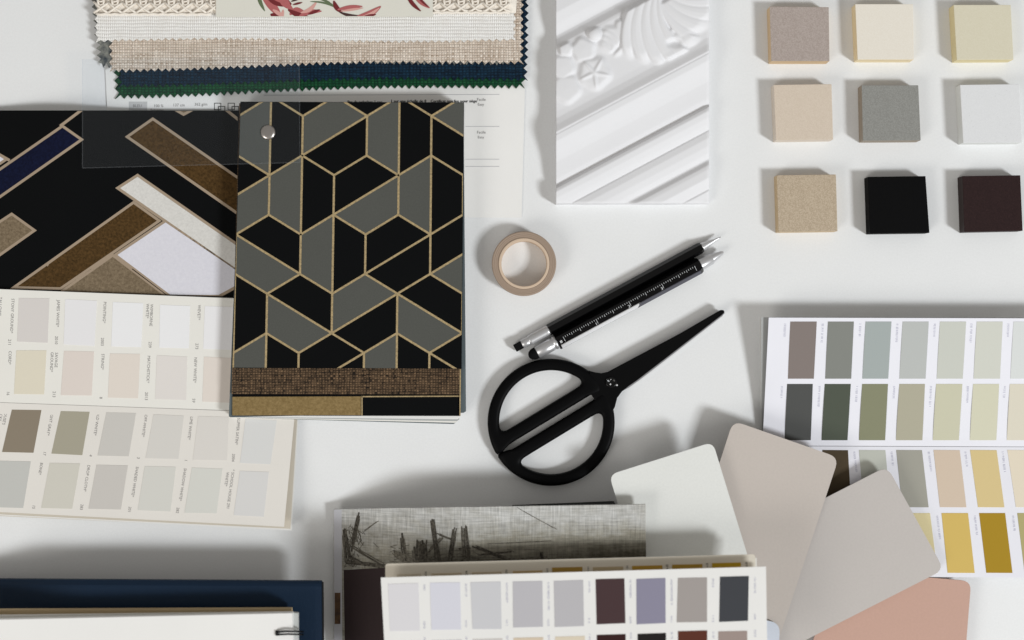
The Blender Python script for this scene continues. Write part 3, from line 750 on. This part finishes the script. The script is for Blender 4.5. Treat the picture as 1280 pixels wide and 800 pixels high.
for nm, u0, u1, m in (('clip_bar', 21, 74, SILVER), ('grey_bar', 75.5, 119, plain('dark_steel_bar', (92, 92, 102), .4, metal=.6))):
    bm = bmesh.new()
    hx = [(5.4 * math.cos(t), 5.4 * math.sin(t)) for t in (math.pi * 2 / 3, math.pi)]   # lower right facet of the hexagon
    (v1, w1), (v2, w2) = hx
    nv, nw = -math.sin(math.pi / 3) * .0 + math.cos(5 * math.pi / 6), math.sin(5 * math.pi / 6)
    c8 = []
    for o_ in (.5, -.1):
        for u, f in ((u0, .06), (u1 + (2.5 if m is SILVER else 0), .06), (u1, .8), (u0, .8)):
            c8.append(bm.verts.new(rd.at(u, v1 + (v2 - v1) * f + nv * o_, rd.z + w1 + (w2 - w1) * f + nw * o_)))
    bm.faces.new(c8[:4]); bm.faces.new(c8[4:][::-1])
    for i in range(4): bm.faces.new((c8[i], c8[4 + i], c8[4 + (i + 1) % 4], c8[(i + 1) % 4]))
    obj(nm, bm, m, pn)

# ================================================================== SCISSORS
sc = thing('scissors', 'all black scissors with a round handle made of two half loops', 'scissors', 720, 520)
CS = P(689, 528, 6); CS.z = 0
ax = Vector((math.cos(R(31.3)), math.sin(R(31.3)), 0)); an = Vector((-ax.y, ax.x, 0))
def smax(a, b, k):
    h = max(k - abs(a - b), 0) / k; return max(a, b) + h * h * k / 4
def handle(sign):
    """half of the round grip: D shaped loop, soft rounded section, hole with eased corners"""
    O = (0.0, 40.0)
    def outer(u, v):
        gap = 3.7 * sm(-69, -58, u) * sm(70, 60, u) - .15
        return smax(math.hypot(u, v) - 79.6, gap - v, 3.0)
    def inner(u, v): return smax(math.hypot(u, v) - 65.0, 20.2 - v, 11)
    def hit(fn, c, s):
        lo, hi = 0, 130
        for _ in range(34):
            m = (lo + hi) / 2
            if fn(O[0] + c * m, O[1] + s * m) < 0: lo = m
            else: hi = m
        return O[0] + c * lo, O[1] + s * lo
    N, K = 160, 13
    angs = [2 * math.pi * i / N for i in range(N)]
    bm = bmesh.new(); rings = []
    for t in angs:
        c, s_ = math.cos(t), math.sin(t)
        a, b = hit(outer, c, s_), hit(inner, c, s_)
        ring = []
        for k in range(2 * K):
            q = math.pi * k / K
            cq, sq = math.cos(q), math.sin(q)
            f = .5 + .5 * math.copysign(abs(cq) ** .62, cq)
            u, v = b[0] + (a[0] - b[0]) * f, b[1] + (a[1] - b[1]) * f
            w_ = CS + (ax * u + an * v * sign) * .0005 * (CAM_H - 6) / CAM_H
            w_.z = (4.6 + 3.4 * math.copysign(abs(sq) ** .7, sq)) * .001
            ring.append(bm.verts.new(w_))
        rings.append(ring)
    for p, r_ in zip(rings, rings[1:] + rings[:1]):
        for k in range(2 * K): bm.faces.new((p[k], p[(k + 1) % (2 * K)], r_[(k + 1) % (2 * K)], r_[k]))
    return obj('handle', bm, BLACK, sc, smooth=True)
handle(1); handle(-1)
def plate(name, pts, z, th, mat, bev=.4):
    return slab_obj(name, pts, z, th, mat, sc, bevel=bev)
# upper blade with its shank, running on from the lower loop
plate('blade', [(742, 478), (736, 463), (744, 466.2), (752, 467.3), (760, 465.6), (800, 443.5), (850, 417), (901, 387.4), (904.5, 387.6), (906, 390.4), (902, 394), (796, 475.6), (786, 482.5), (777, 489), (771, 497), (769, 508), (764, 518), (748, 506), (738, 492)],
      lambda x, y: 7.6, 2.6, plain('blackened_steel', (5, 5, 6), .4, grain=.05, spec=.1), .3)
plate('blade', [(752, 480), (764, 470), (800, 449), (850, 421), (902, 390.5), (906.4, 391.8), (902.6, 395.2), (800, 474.6), (786, 484.5), (772, 492)], 4.6, 2.0, plain('ground_steel_edge', (170, 170, 174), .3, metal=.7), .15)
bm = bmesh.new(); cP = P(764, 478, 7.6); lathe(bm, cP, [(0, .5), (2.2, .5), (2.6, 1.0), (3.3, .9), (3.6, 0)])
screw = obj('pivot_screw', bm, plain('black_chrome', (20, 20, 21), .2, metal=.4), sc, smooth=True)
for x, y, r in ((759, 474.4, .45), (763, 480.2, .6), (771, 481.3, .7), (763.6, 474.2, .35)):  # glints on the pivot, put in as tiny bright beads
    bm = bmesh.new(); lathe(bm, P(x, y, 8.0), [(0, r), (r * .7, r * .7), (r, 0)], 10)
    obj('glint_bead', bm, plain('bright_glint', (240, 240, 242), .2, metal=.5), screw, smooth=True)

# ================================================================== RIGHT PAINT COLOUR CHART
rc = thing('paint_colour_chart', 'white folded paint chart with tall grey, green and mustard swatches, beside the fan of cards', 'paint chart', 1130, 560)
zr1 = lambda x, y: 3.5 + 13.5 * max(0, (557 - y) / 160) ** 1.2
zr2 = lambda x, y: 3.5 + 5.5 * (y - 557) / 165
bm = bmesh.new(); sheet(bm, [(961, 397), (1330, 398), (1326, 558.5), (953, 557)], 6, 14, zr1, .3); ru = obj('upper_panel', bm, PAPER_COOL, rc)
bm = bmesh.new(); sheet(bm, [(953, 557.6), (1326, 559), (1345, 722.5), (975, 720)], 6, 6, zr2, .3); rl = obj('lower_panel', bm, PAPER_COOL, rc)
for k, (dx, m) in enumerate(((9.5, greyp), (11.5, PAPER))):
    bm = bmesh.new(); sheet(bm, [(961 - dx, 396.5), (1328, 397.3), (1324, 556), (954 - dx * .2, 555)], 6, 10, (lambda x, y, k=k: zr1(x, y) * (.86 - .1 * k) - .8), .3); obj('folded_panel', bm, m, rc)
cols1 = [((988, 1021), (985, 1017.3), (126, 116, 111)), ((1035, 1067.4), (1031.6, 1064), (126, 128, 123)), ((1082, 1114.4), (1078, 1110.3), (160, 169, 168)), ((1128.4, 1161), (1124.3, 1157), (179, 183, 180)),
         ((1175, 1207.7), (1171, 1203.5), (197, 200, 190)), ((1221, 1253.4), (1217, 1250), (205, 207, 196)), ((1267, 1300), (1263, 1296), (215, 219, 218))]
for (a, b), (c, d), col in cols1: swatch([(a, 402), (b, 402), (d, 473.4), (c, 473.4)], col, zr1, ru)
cols2 = [((984, 1016), (981, 1013.5), (72, 73, 72)), ((1031, 1063.5), (1027, 1059.4), (72, 79, 67)), ((1077.8, 1110), (1073.7, 1106.4), (129, 131, 104)), ((1124.3, 1156.2), (1120, 1153), (172, 167, 147)),
         ((1170.3, 1203), (1166, 1198.6), (198, 196, 168)), ((1216.5, 1249), (1212.4, 1245.4), (209, 207, 180)), ((1262.4, 1295), (1258.6, 1291), (219, 212, 192))]
for (a, b), (c, d), col in cols2: swatch([(a, 480), (b, 480), (d, 550.3), (c, 550.3)], col, zr1, ru)
cols3 = [((1028, 1060), (1032, 1064), (70, 58, 40)), ((1073.7, 1106.8), (1080, 1113), (186, 189, 178)), ((1120.3, 1152.5), (1128, 1160.8), (161, 159, 148)), ((1167, 1199.7), (1175, 1208), (213, 191, 168)), ((1212.7, 1245.8), (1222.6, 1255.5), (219, 194, 130)), ((1259.3, 1293), (1270, 1303), (234, 220, 196))]
for (a, b), (c, d), col in cols3: swatch([(a, 562.5), (b, 562.8), (d, 634.2), (c, 634)], col, zr2, rl)
cols4 = [((1130, 1162.5), (1139, 1172), (224, 208, 155)), ((1177, 1210), (1184.6, 1218.4), (212, 181, 98)), ((1224, 1256.4), (1233, 1265.6), (166, 132, 26)), ((1271.7, 1304), (1281, 1313), (176, 166, 114))]
for (a, b), (c, d), col in cols4: swatch([(a, 641.4), (b, 641.4), (d, 716.2), (c, 716)], col, zr2, rl)
def tiny_print(parent, mat, x, y, L, ang, z, seed):
    """lettering too small to read: a run of broken strokes"""
    rn = random.Random(seed); u = 0; bm = bmesh.new()
    ca, sa = math.cos(R(ang)), math.sin(R(ang))
    while u < L:
        l = rn.uniform(.7, 1.5); o = rn.uniform(-.5, .5)
        a = (x + u * ca - (1.1 + o) * sa, y + u * sa + (1.1 + o) * ca); b = (x + u * ca + 1.1 * sa, y + u * sa - 1.1 * ca)
        flat(bm, stroke(a, b, .55), z); u += l + (1.6 if rn.random() < .12 else .25)
    tag(obj('printed_text', bm, mat, parent), kind='stuff')
for k, ((a, b), (c, d), col) in enumerate(cols1): tiny_print(ru, INK_PALE, a - 6.5, 405, 16 + (k * 7) % 14, 93, lambda x, y: zr1(x, y) + .05, k)
for k, ((a, b), (c, d), col) in enumerate(cols2): tiny_print(ru, INK_PALE, a - 6.5, 483, 14 + (k * 11) % 16, 93, lambda x, y: zr1(x, y) + .05, 20 + k)
for k, ((a, b), (c, d), col) in enumerate(cols3): tiny_print(rl, INK_PALE, a - 6, 565, 18 + (k * 7) % 14, 83, lambda x, y: zr2(x, y) + .05, 40 + k)
for k, ((a, b), (c, d), col) in enumerate(cols4): tiny_print(rl, INK_PALE, a - 5.5, 645, 18 + (k * 11) % 16, 83, lambda x, y: zr2(x, y) + .05, 60 + k)

# ================================================================== LOOSE PAINT CARDS
def paint_card(pts, r, z, rgb, label):
    cx, cy = sum(p[0] for p in pts) / 4, sum(p[1] for p in pts) / 4
    m = plain('card_%d_%d_%d' % rgb, rgb, .62, grain=.05, gscale=700, blotch=.025, spec=.3, bump=.06, bscale=1100)
    return tag(slab_obj('paint_card', rounded(pts, r), z, .9, m, at=P(cx, cy, zat(z, cx, cy))), label, 'paint card', 'rounded paint cards fanned out')
paint_card([(1046, 712), (1214, 726.5), (1204, 850), (1000, 850)], 12, lambda x, y: 9.6 + .012 * (850 - y) * 0, (193, 157, 142), 'dusky pink card, lowest of the fanned cards')
paint_card([(978, 650), (1109, 583), (1180, 712), (960, 824)], 13, lambda x, y: 13.5, (190, 184, 180), 'cool grey card showing between the beige and pink cards')
paint_card([(916.5, 526), (1048.5, 572), (966, 822), (835, 776)], 13, lambda x, y: 17.5, (194, 185, 178), 'warm beige card overlapping the cool grey card')
paint_card([(930, 770), (975, 779), (972, 850), (930, 850)], 12, 20, (206, 212, 224), 'pale blue card mostly hidden, only a corner showing by the white chart')
paint_card([(761.5, 593.5), (891, 552.5), (943, 722), (812, 762)], 11, lambda x, y: 24, (224, 225, 222), 'off-white card beside the scissors, topmost of the fan')

# ================================================================== BOTTOM: BLACK BOOK, LINEN BOOK, CHART
bm = bmesh.new(); slab(bm, [(640, 638.5), (771, 633.2), (772, 860), (640, 860)], 24, 24)
tag(obj('closed_book', bm, plain('black_book_cloth', (14, 14, 15), .7, grain=.1), at=P(705, 740, 0)), 'black book almost hidden under the linen picture book, one edge showing', 'book')
lb = thing('picture_book', 'book in grey linen printed with a dim picture of dark posts', 'book', 610, 720)
zk = lambda x, y: 4 + 29 * sm(380, 600, x) * 1.0
def linen_print():
    m, nt, b = base_mat('printed_linen'); L = nt.links.new
    tc = node(nt, 'ShaderNodeTexCoord'); sp = node(nt, 'ShaderNodeSeparateXYZ'); L(tc.outputs['Object'], sp.inputs[0])
    n = node(nt, 'ShaderNodeTexNoise'); n.inputs['Scale'].default_value = 160; n.inputs['Detail'].default_value = 11; n.inputs['Roughness'].default_value = .7
    mp = node(nt, 'ShaderNodeMapping'); mp.inputs['Scale'].default_value = (.7, 1.25, 1); L(tc.outputs['Object'], mp.inputs['Vector']); L(mp.outputs[0], n.inputs['Vector'])
    gy = node(nt, 'ShaderNodeMapRange'); gy.inputs[1].default_value = .041; gy.inputs[2].default_value = .010; L(sp.outputs[1], gy.inputs[0])  # darker downward and right: printed tone, partly the chart's shadow put into the colour
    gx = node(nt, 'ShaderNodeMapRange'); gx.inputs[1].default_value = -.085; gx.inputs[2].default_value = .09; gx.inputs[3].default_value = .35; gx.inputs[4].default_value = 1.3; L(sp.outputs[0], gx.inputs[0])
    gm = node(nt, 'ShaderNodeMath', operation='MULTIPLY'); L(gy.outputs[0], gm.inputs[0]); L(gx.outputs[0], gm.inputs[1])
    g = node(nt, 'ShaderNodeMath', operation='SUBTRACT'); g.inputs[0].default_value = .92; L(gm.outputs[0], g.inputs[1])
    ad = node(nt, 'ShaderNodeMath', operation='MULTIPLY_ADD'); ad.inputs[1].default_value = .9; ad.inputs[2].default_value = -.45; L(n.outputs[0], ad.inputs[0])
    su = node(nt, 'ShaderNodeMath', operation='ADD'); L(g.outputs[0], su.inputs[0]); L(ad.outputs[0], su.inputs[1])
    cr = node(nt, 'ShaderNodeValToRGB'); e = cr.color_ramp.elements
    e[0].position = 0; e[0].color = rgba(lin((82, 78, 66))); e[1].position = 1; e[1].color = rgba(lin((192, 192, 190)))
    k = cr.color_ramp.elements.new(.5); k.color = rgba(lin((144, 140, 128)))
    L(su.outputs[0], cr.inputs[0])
    # a dark smudge printed round the posts
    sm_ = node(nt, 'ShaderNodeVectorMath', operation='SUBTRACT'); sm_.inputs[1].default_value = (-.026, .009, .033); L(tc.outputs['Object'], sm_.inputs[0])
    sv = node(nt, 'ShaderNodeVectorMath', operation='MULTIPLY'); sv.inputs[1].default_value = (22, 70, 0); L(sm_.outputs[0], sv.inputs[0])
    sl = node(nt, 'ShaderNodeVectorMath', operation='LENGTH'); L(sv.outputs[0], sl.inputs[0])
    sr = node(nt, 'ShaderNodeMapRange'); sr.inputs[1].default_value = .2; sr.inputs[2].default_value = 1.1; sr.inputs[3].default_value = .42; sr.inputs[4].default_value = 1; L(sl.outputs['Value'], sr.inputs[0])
    # linen threads, uneven in both directions
    def thread(vx, vy):
        mp2 = node(nt, 'ShaderNodeMapping'); mp2.inputs['Scale'].default_value = (vx, vy, 1); L(tc.outputs['Object'], mp2.inputs['Vector'])
        t = node(nt, 'ShaderNodeTexNoise'); t.inputs['Scale'].default_value = 1; t.inputs['Detail'].default_value = 2; L(mp2.outputs[0], t.inputs['Vector']); return t.outputs[0]
    p_ = node(nt, 'ShaderNodeMath', operation='ADD'); L(thread(70, 1100), p_.inputs[0]); L(thread(1100, 70), p_.inputs[1])
    pm = node(nt, 'ShaderNodeMath', operation='SUBTRACT'); pm.inputs[1].default_value = 1; L(p_.outputs[0], pm.inputs[0])
    fq = node(nt, 'ShaderNodeMath', operation='MULTIPLY_ADD'); fq.inputs[1].default_value = .9; fq.inputs[2].default_value = 1.0; L(pm.outputs[0], fq.inputs[0])
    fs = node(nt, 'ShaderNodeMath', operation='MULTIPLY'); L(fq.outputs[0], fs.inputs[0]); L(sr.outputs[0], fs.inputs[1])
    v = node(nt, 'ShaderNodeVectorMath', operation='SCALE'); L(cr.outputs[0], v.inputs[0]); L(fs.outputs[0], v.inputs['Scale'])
    L(v.outputs[0], b.inputs['Base Color']); b.inputs['Roughness'].default_value = .85; b.inputs['Specular IOR Level'].default_value = .15
    bp = node(nt, 'ShaderNodeBump'); bp.inputs['Strength'].default_value = .4; bp.inputs['Distance'].default_value = .0003; L(p_.outputs[0], bp.inputs['Height']); L(bp.outputs[0], b.inputs['Normal'])
    return m
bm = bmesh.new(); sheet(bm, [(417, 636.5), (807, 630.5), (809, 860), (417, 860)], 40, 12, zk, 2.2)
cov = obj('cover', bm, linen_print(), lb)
bm = bmesh.new(); sheet(bm, [(420, 639), (804, 633.5), (806, 858), (420, 858)], 30, 4, lambda x, y: zk(x, y) - 2.3, 1.6)
obj('page_block', bm, PAPER_WARM, lb)
bm = bmesh.new(); sheet(bm, [(417.4, 637), (427, 637), (428, 859), (417.4, 859)], 2, 6, lambda x, y: zk(x, y) + .1, .12)
sp_ = obj('border_strip', bm, plain('pale_border', (190, 190, 196), .7), cov)
slab_obj('printed_picture', [(418.3, 741), (425.5, 741), (425.5, 780), (418.3, 780)], lambda x, y: zk(x, y) + .18, .1, suede('small_picture', (110, 84, 62), (60, 52, 48), 200), cov)
bm = bmesh.new(); zq = lambda x, y: zk(x, y) + .12
bm2 = bmesh.new(); sheet(bm2, [(429.5, 712.5), (486, 709.5), (490, 860), (432, 860)], 6, 6, lambda x, y: zk(x, y) + .14, .1)
obj('dark_panel', bm2, plain('dark_maroon_print', (56, 45, 46), .75, grain=.08, spec=.15), cov)
rn = random.Random(3)
def post(p, q_, w0, w1, mi=0):
    """a post drawn as a bundle of loose charcoal strokes"""
    a, b = Vector(p), Vector(q_); d = b - a; n = Vector((-d.y, d.x)).normalized()
    for k in range(max(3, int((w0 + w1) * .9))):
        o = rn.uniform(-.5, .5); t0, t1 = rn.uniform(-.04, .25), rn.uniform(.75, 1.0)
        pts = []
        for i in range(5):
            t = t0 + (t1 - t0) * i / 4
            pts.append(a + d * t + n * (o * (w0 + (w1 - w0) * t) + rn.uniform(-.5, .5)))
        wd = rn.uniform(.9, 2.0) if w0 > 1.5 else rn.uniform(.5, .8)
        m_ = mi if rn.random() < .7 else 1
        for u, v in zip(pts, pts[1:]): flat(bm, stroke(tuple(u), tuple(v), wd), lambda x, y: zq(x, y) + k * .004 + .02, m_)
for k in range(130):                                        # loose scribble round the foot of the posts
    x, y = rn.gauss(548, 52), 704 - abs(rn.gauss(0, 9))
    if 486 < x < 700:
        an_ = rn.uniform(-.5, .5); l_ = rn.uniform(4, 13)
        flat(bm, stroke((x, y), (x + l_ * math.cos(an_), min(706, y + l_ * math.sin(an_))), rn.uniform(.5, 1.1)), lambda x, y: zq(x, y) + .012, 1 if rn.random() < .75 else 0)
for k in range(70):
    x, y = 431 + abs(rn.gauss(0, 12)), rn.uniform(655, 708)
    an_ = rn.uniform(.5, 2.4); l_ = rn.uniform(4, 12)
    flat(bm, stroke((x, y), (max(430, x + l_ * math.cos(an_)), min(709, y + l_ * math.sin(an_))), rn.uniform(.5, 1.0)), lambda x, y: zq(x, y) + .012, 1 if rn.random() < .7 else 0)
for a in [((502, 667), (508, 704), 4.5, 7), ((540, 651), (547, 704), 5, 8), ((569, 658), (561, 704), 5, 6), ((580, 657), (583, 704), 7, 10), ((526, 676), (526, 704), 14, 16), ((518, 684), (520, 704), 8, 9), ((535, 690), (553, 672), 3, 4), ((547, 668), (566, 676), 2, 3), ((570, 688), (590, 684), 3, 3),
          ((590, 682), (640, 702), 3, 5), ((600, 694), (640, 690), 1.6, 2), ((676, 690), (677, 701), 5, 6), ((450, 638), (439, 690), 5, 4), ((430, 660), (436, 706), 5, 9), ((440, 683), (482, 708), 2.5, 4), ((432, 702), (484, 708), 4, 5), ((436, 696), (452, 704), 5, 3)]:
    post(*a, mi=0)
for a in [((455, 664), (474, 650), .8, 1), ((645, 634), (700, 664), .8, .6), ((492, 690), (515, 704), 6, 14), ((612, 680), (700, 676), .7, .7), ((600, 703), (690, 697), 3, 4)]: post(*a, mi=1)
obj('printed_posts', bm, [suede('charcoal_print', (36, 33, 30), (104, 99, 90), 700), suede('soft_charcoal_print', (60, 56, 50), (128, 123, 112), 700)], cov)

fc = thing('paint_colour_chart', 'white paint chart with lilac, maroon and charcoal swatches, lying on the linen book', 'paint chart', 715, 770, 34)
zb = lambda x, y: 46 + .04 * (y - 694)
zf_ = lambda x, y: 56 + .05 * (y - 708)
bm = bmesh.new()
slab(bm, rounded([(481.5, 704.8), (944, 692.8), (946, 870), (484, 870)], 4, 4), zb, .4)
bk = obj('back_panel', bm, plain('cream_panel', (230, 222, 207), .7, grain=.03), fc)
slab_obj('fold_panel', [(483, 709), (946, 697.5), (947, 870), (485, 870)], lambda x, y: zb(x, y) - 3, .4, PAPER_WARM, fc)
slab_obj('fold_panel', [(481, 724), (956, 712), (958, 870), (486, 870)], lambda x, y: zf_(x, y) - 3.5, .4, PAPER_WARM, fc)
for a, b, y0, col in ((496, 526, 718, (212, 200, 180)), (539, 577, 717, (206, 188, 160)), (590, 627, 715.5, (206, 188, 160)), (641, 678, 714, (200, 170, 120)), (690, 728, 709.5, (176, 140, 66)), (741, 779, 709, (196, 176, 140)), (790, 828, 707.5, (190, 150, 60)), (840, 878, 706, (184, 146, 58)), (890, 926, 704, (198, 160, 42))):
    swatch([(a, y0), (b, y0 - .9), (b + 1, y0 + 60), (a + 1, y0 + 60)], col, zb, bk)
for k, (x, y) in enumerate(((532, 715), (583, 714), (633, 712.5), (684, 711), (735, 709), (784, 707.5), (834, 706), (884, 704.5), (933, 703))):
    tiny_print(bk, INK_DARK, x, y, 9, 88, lambda x, y: zb(x, y) + .06, 90 + k)
fr = slab_obj('front_panel', [(476, 722), (957.5, 708.2), (960, 870), (484, 870)], zf_, .45, PAPER, fc)
front = [
    ([(485, 730), (523, 729), (525, 788.4), (487.6, 789)], (225, 223, 228)), ([(537.4, 728.4), (575, 728), (576.4, 787), (539.3, 787.4)], (220, 220, 231)), ([(588, 728), (626, 727), (627, 786.4), (590.7, 786.4)], (208, 208, 213)),
    ([(641, 727), (678, 726.3), (678.6, 783.5), (641.5, 784.5)], (190, 188, 194)), ([(692.3, 726.3), (729, 725), (730, 782.5), (693.5, 784)], (188, 186, 191)), ([(744.5, 724), (780.5, 723), (781.8, 779), (745.8, 780.5)], (70, 50, 52)),
    ([(795.5, 723.8), (831.8, 722.5), (832, 778.8), (795.8, 780.5)], (140, 137, 158)), ([(847.5, 722.5), (883.8, 721.8), (883.8, 777.5), (846, 778)], (164, 157, 154)), ([(900, 721), (936, 720), (935, 776), (899, 777.5)], (62, 65, 70)),
    ([(489, 802), (526, 801), (528, 860), (491, 860)], (224, 222, 224)), ([(540, 800.5), (577, 799.5), (578, 860), (541, 860)], (216, 214, 216)), ([(591, 799), (628, 798), (629, 860), (592, 860)], (214, 208, 204)), ([(642, 797.4), (679, 796.5), (680, 860), (643, 860)], (218, 200, 178)),
    ([(694, 796), (731, 795), (732, 860), (695, 860)], (224, 211, 190)), ([(746, 793.7), (782, 792.6), (783, 860), (747, 860)], (50, 24, 24)), ([(797, 792.4), (832.5, 791.2), (833, 860), (797, 860)], (26, 22, 22)), ([(847.5, 789), (884, 788), (884, 860), (848, 860)], (90, 45, 33)), ([(898, 789.3), (934, 788.6), (934, 860), (898, 860)], (160, 143, 137))]
for pts, c in front: swatch(pts, c, zf_, fr)
for k, (pts, c) in enumerate(front[:9]):
    x, y = pts[1]
    tiny_print(fr, INK_PALE, x + 7.5, y + 2, 7 + (k * 9) % 30, 89, lambda x, y: zf_(x, y) + .06, 120 + k)
    tiny_print(fr, INK_PALE, x + 7.5, y + 48, 8, 89, lambda x, y: zf_(x, y) + .06, 150 + k)
    tiny_print(fr, INK_PALE, x + 8, y + 68, 8, 89, lambda x, y: zf_(x, y) + .06, 170 + k)

# ================================================================== BOTTOM LEFT: BINDER AND NOTEBOOK
bd = thing('ring_binder', 'dark blue binder along the bottom left edge, lying under a notebook', 'binder', 190, 780)
zbin = lambda x, y: 18 + 15 * sm(-40, 110, x) - 2.4 * sm(733, 723, y) - .3 * sm(400, 403, x)
bm = bmesh.new(); sheet(bm, [(-60, 723.5), (401.5, 726.5), (402.5, 860), (-60, 860)], 60, 40, zbin, 3.0)
NAVYB = plain('navy_cover', (14, 36, 58), .58, grain=.10, gscale=900, bump=.25, bscale=900, spec=.22, blotch=.06)
obj('cover', bm, NAVYB, bd)
bm = bmesh.new(); sheet(bm, [(-60, 727), (399, 730), (399, 858), (-60, 858)], 30, 6, lambda x, y: zbin(x, y) - 3.2, 4.5)
obj('page_block', bm, plain('dark_page_block', (60, 60, 62), .8), bd)
bm = bmesh.new(); slab(bm, [(399.5, 727), (403.5, 729), (404.5, 858), (399.5, 858)], lambda x, y: 30.4, 3.4)
obj('edge_trim', bm, plain('black_trim', (12, 13, 15), .6), bd)
nb = thing('spiral_notebook', 'white spiral notebook with black wire lying on the dark blue binder', 'notebook', 180, 790, 38)
slab_obj('back_cover', [(-60, 763), (364, 761), (368, 862), (-60, 862)], lambda x, y: 41, 4.5, plain('tan_board', (190, 168, 132), .8, grain=.06), nb)
slab_obj('page', [(-60, 769.5), (364.5, 764.5), (368, 862), (-60, 862)], 45, 1.2, PAPER_WARM, nb)
slab_obj('page_block', [(-60, 776), (365, 766.5), (368, 862), (-60, 862)], lambda x, y: 51, 4.5, PAPER, nb)
slab_obj('margin_strip', [(365.5, 766), (372.5, 766.5), (373.5, 862), (367, 862)], 47, 3, plain('grey_strip', (196, 198, 196), .6), nb)
bm = bmesh.new()
for yy in (789.5, 793.0, 818, 821.5):
    yarn_path(bm, [(346, yy + .6, 0), (352, yy, 1.2), (360, yy - .4, 2.0), (368, yy - .2, 1.6), (375, yy, -.5), (379, yy + .2, -4)], 51.6, .55, 8)
yarn_path(bm, [(346, 788.5, 0), (346, 794, 0)], 51.4, .9, 8)
obj('wire_ring', bm, plain('black_wire', (14, 14, 15), .3, metal=.3), nb, smooth=True)
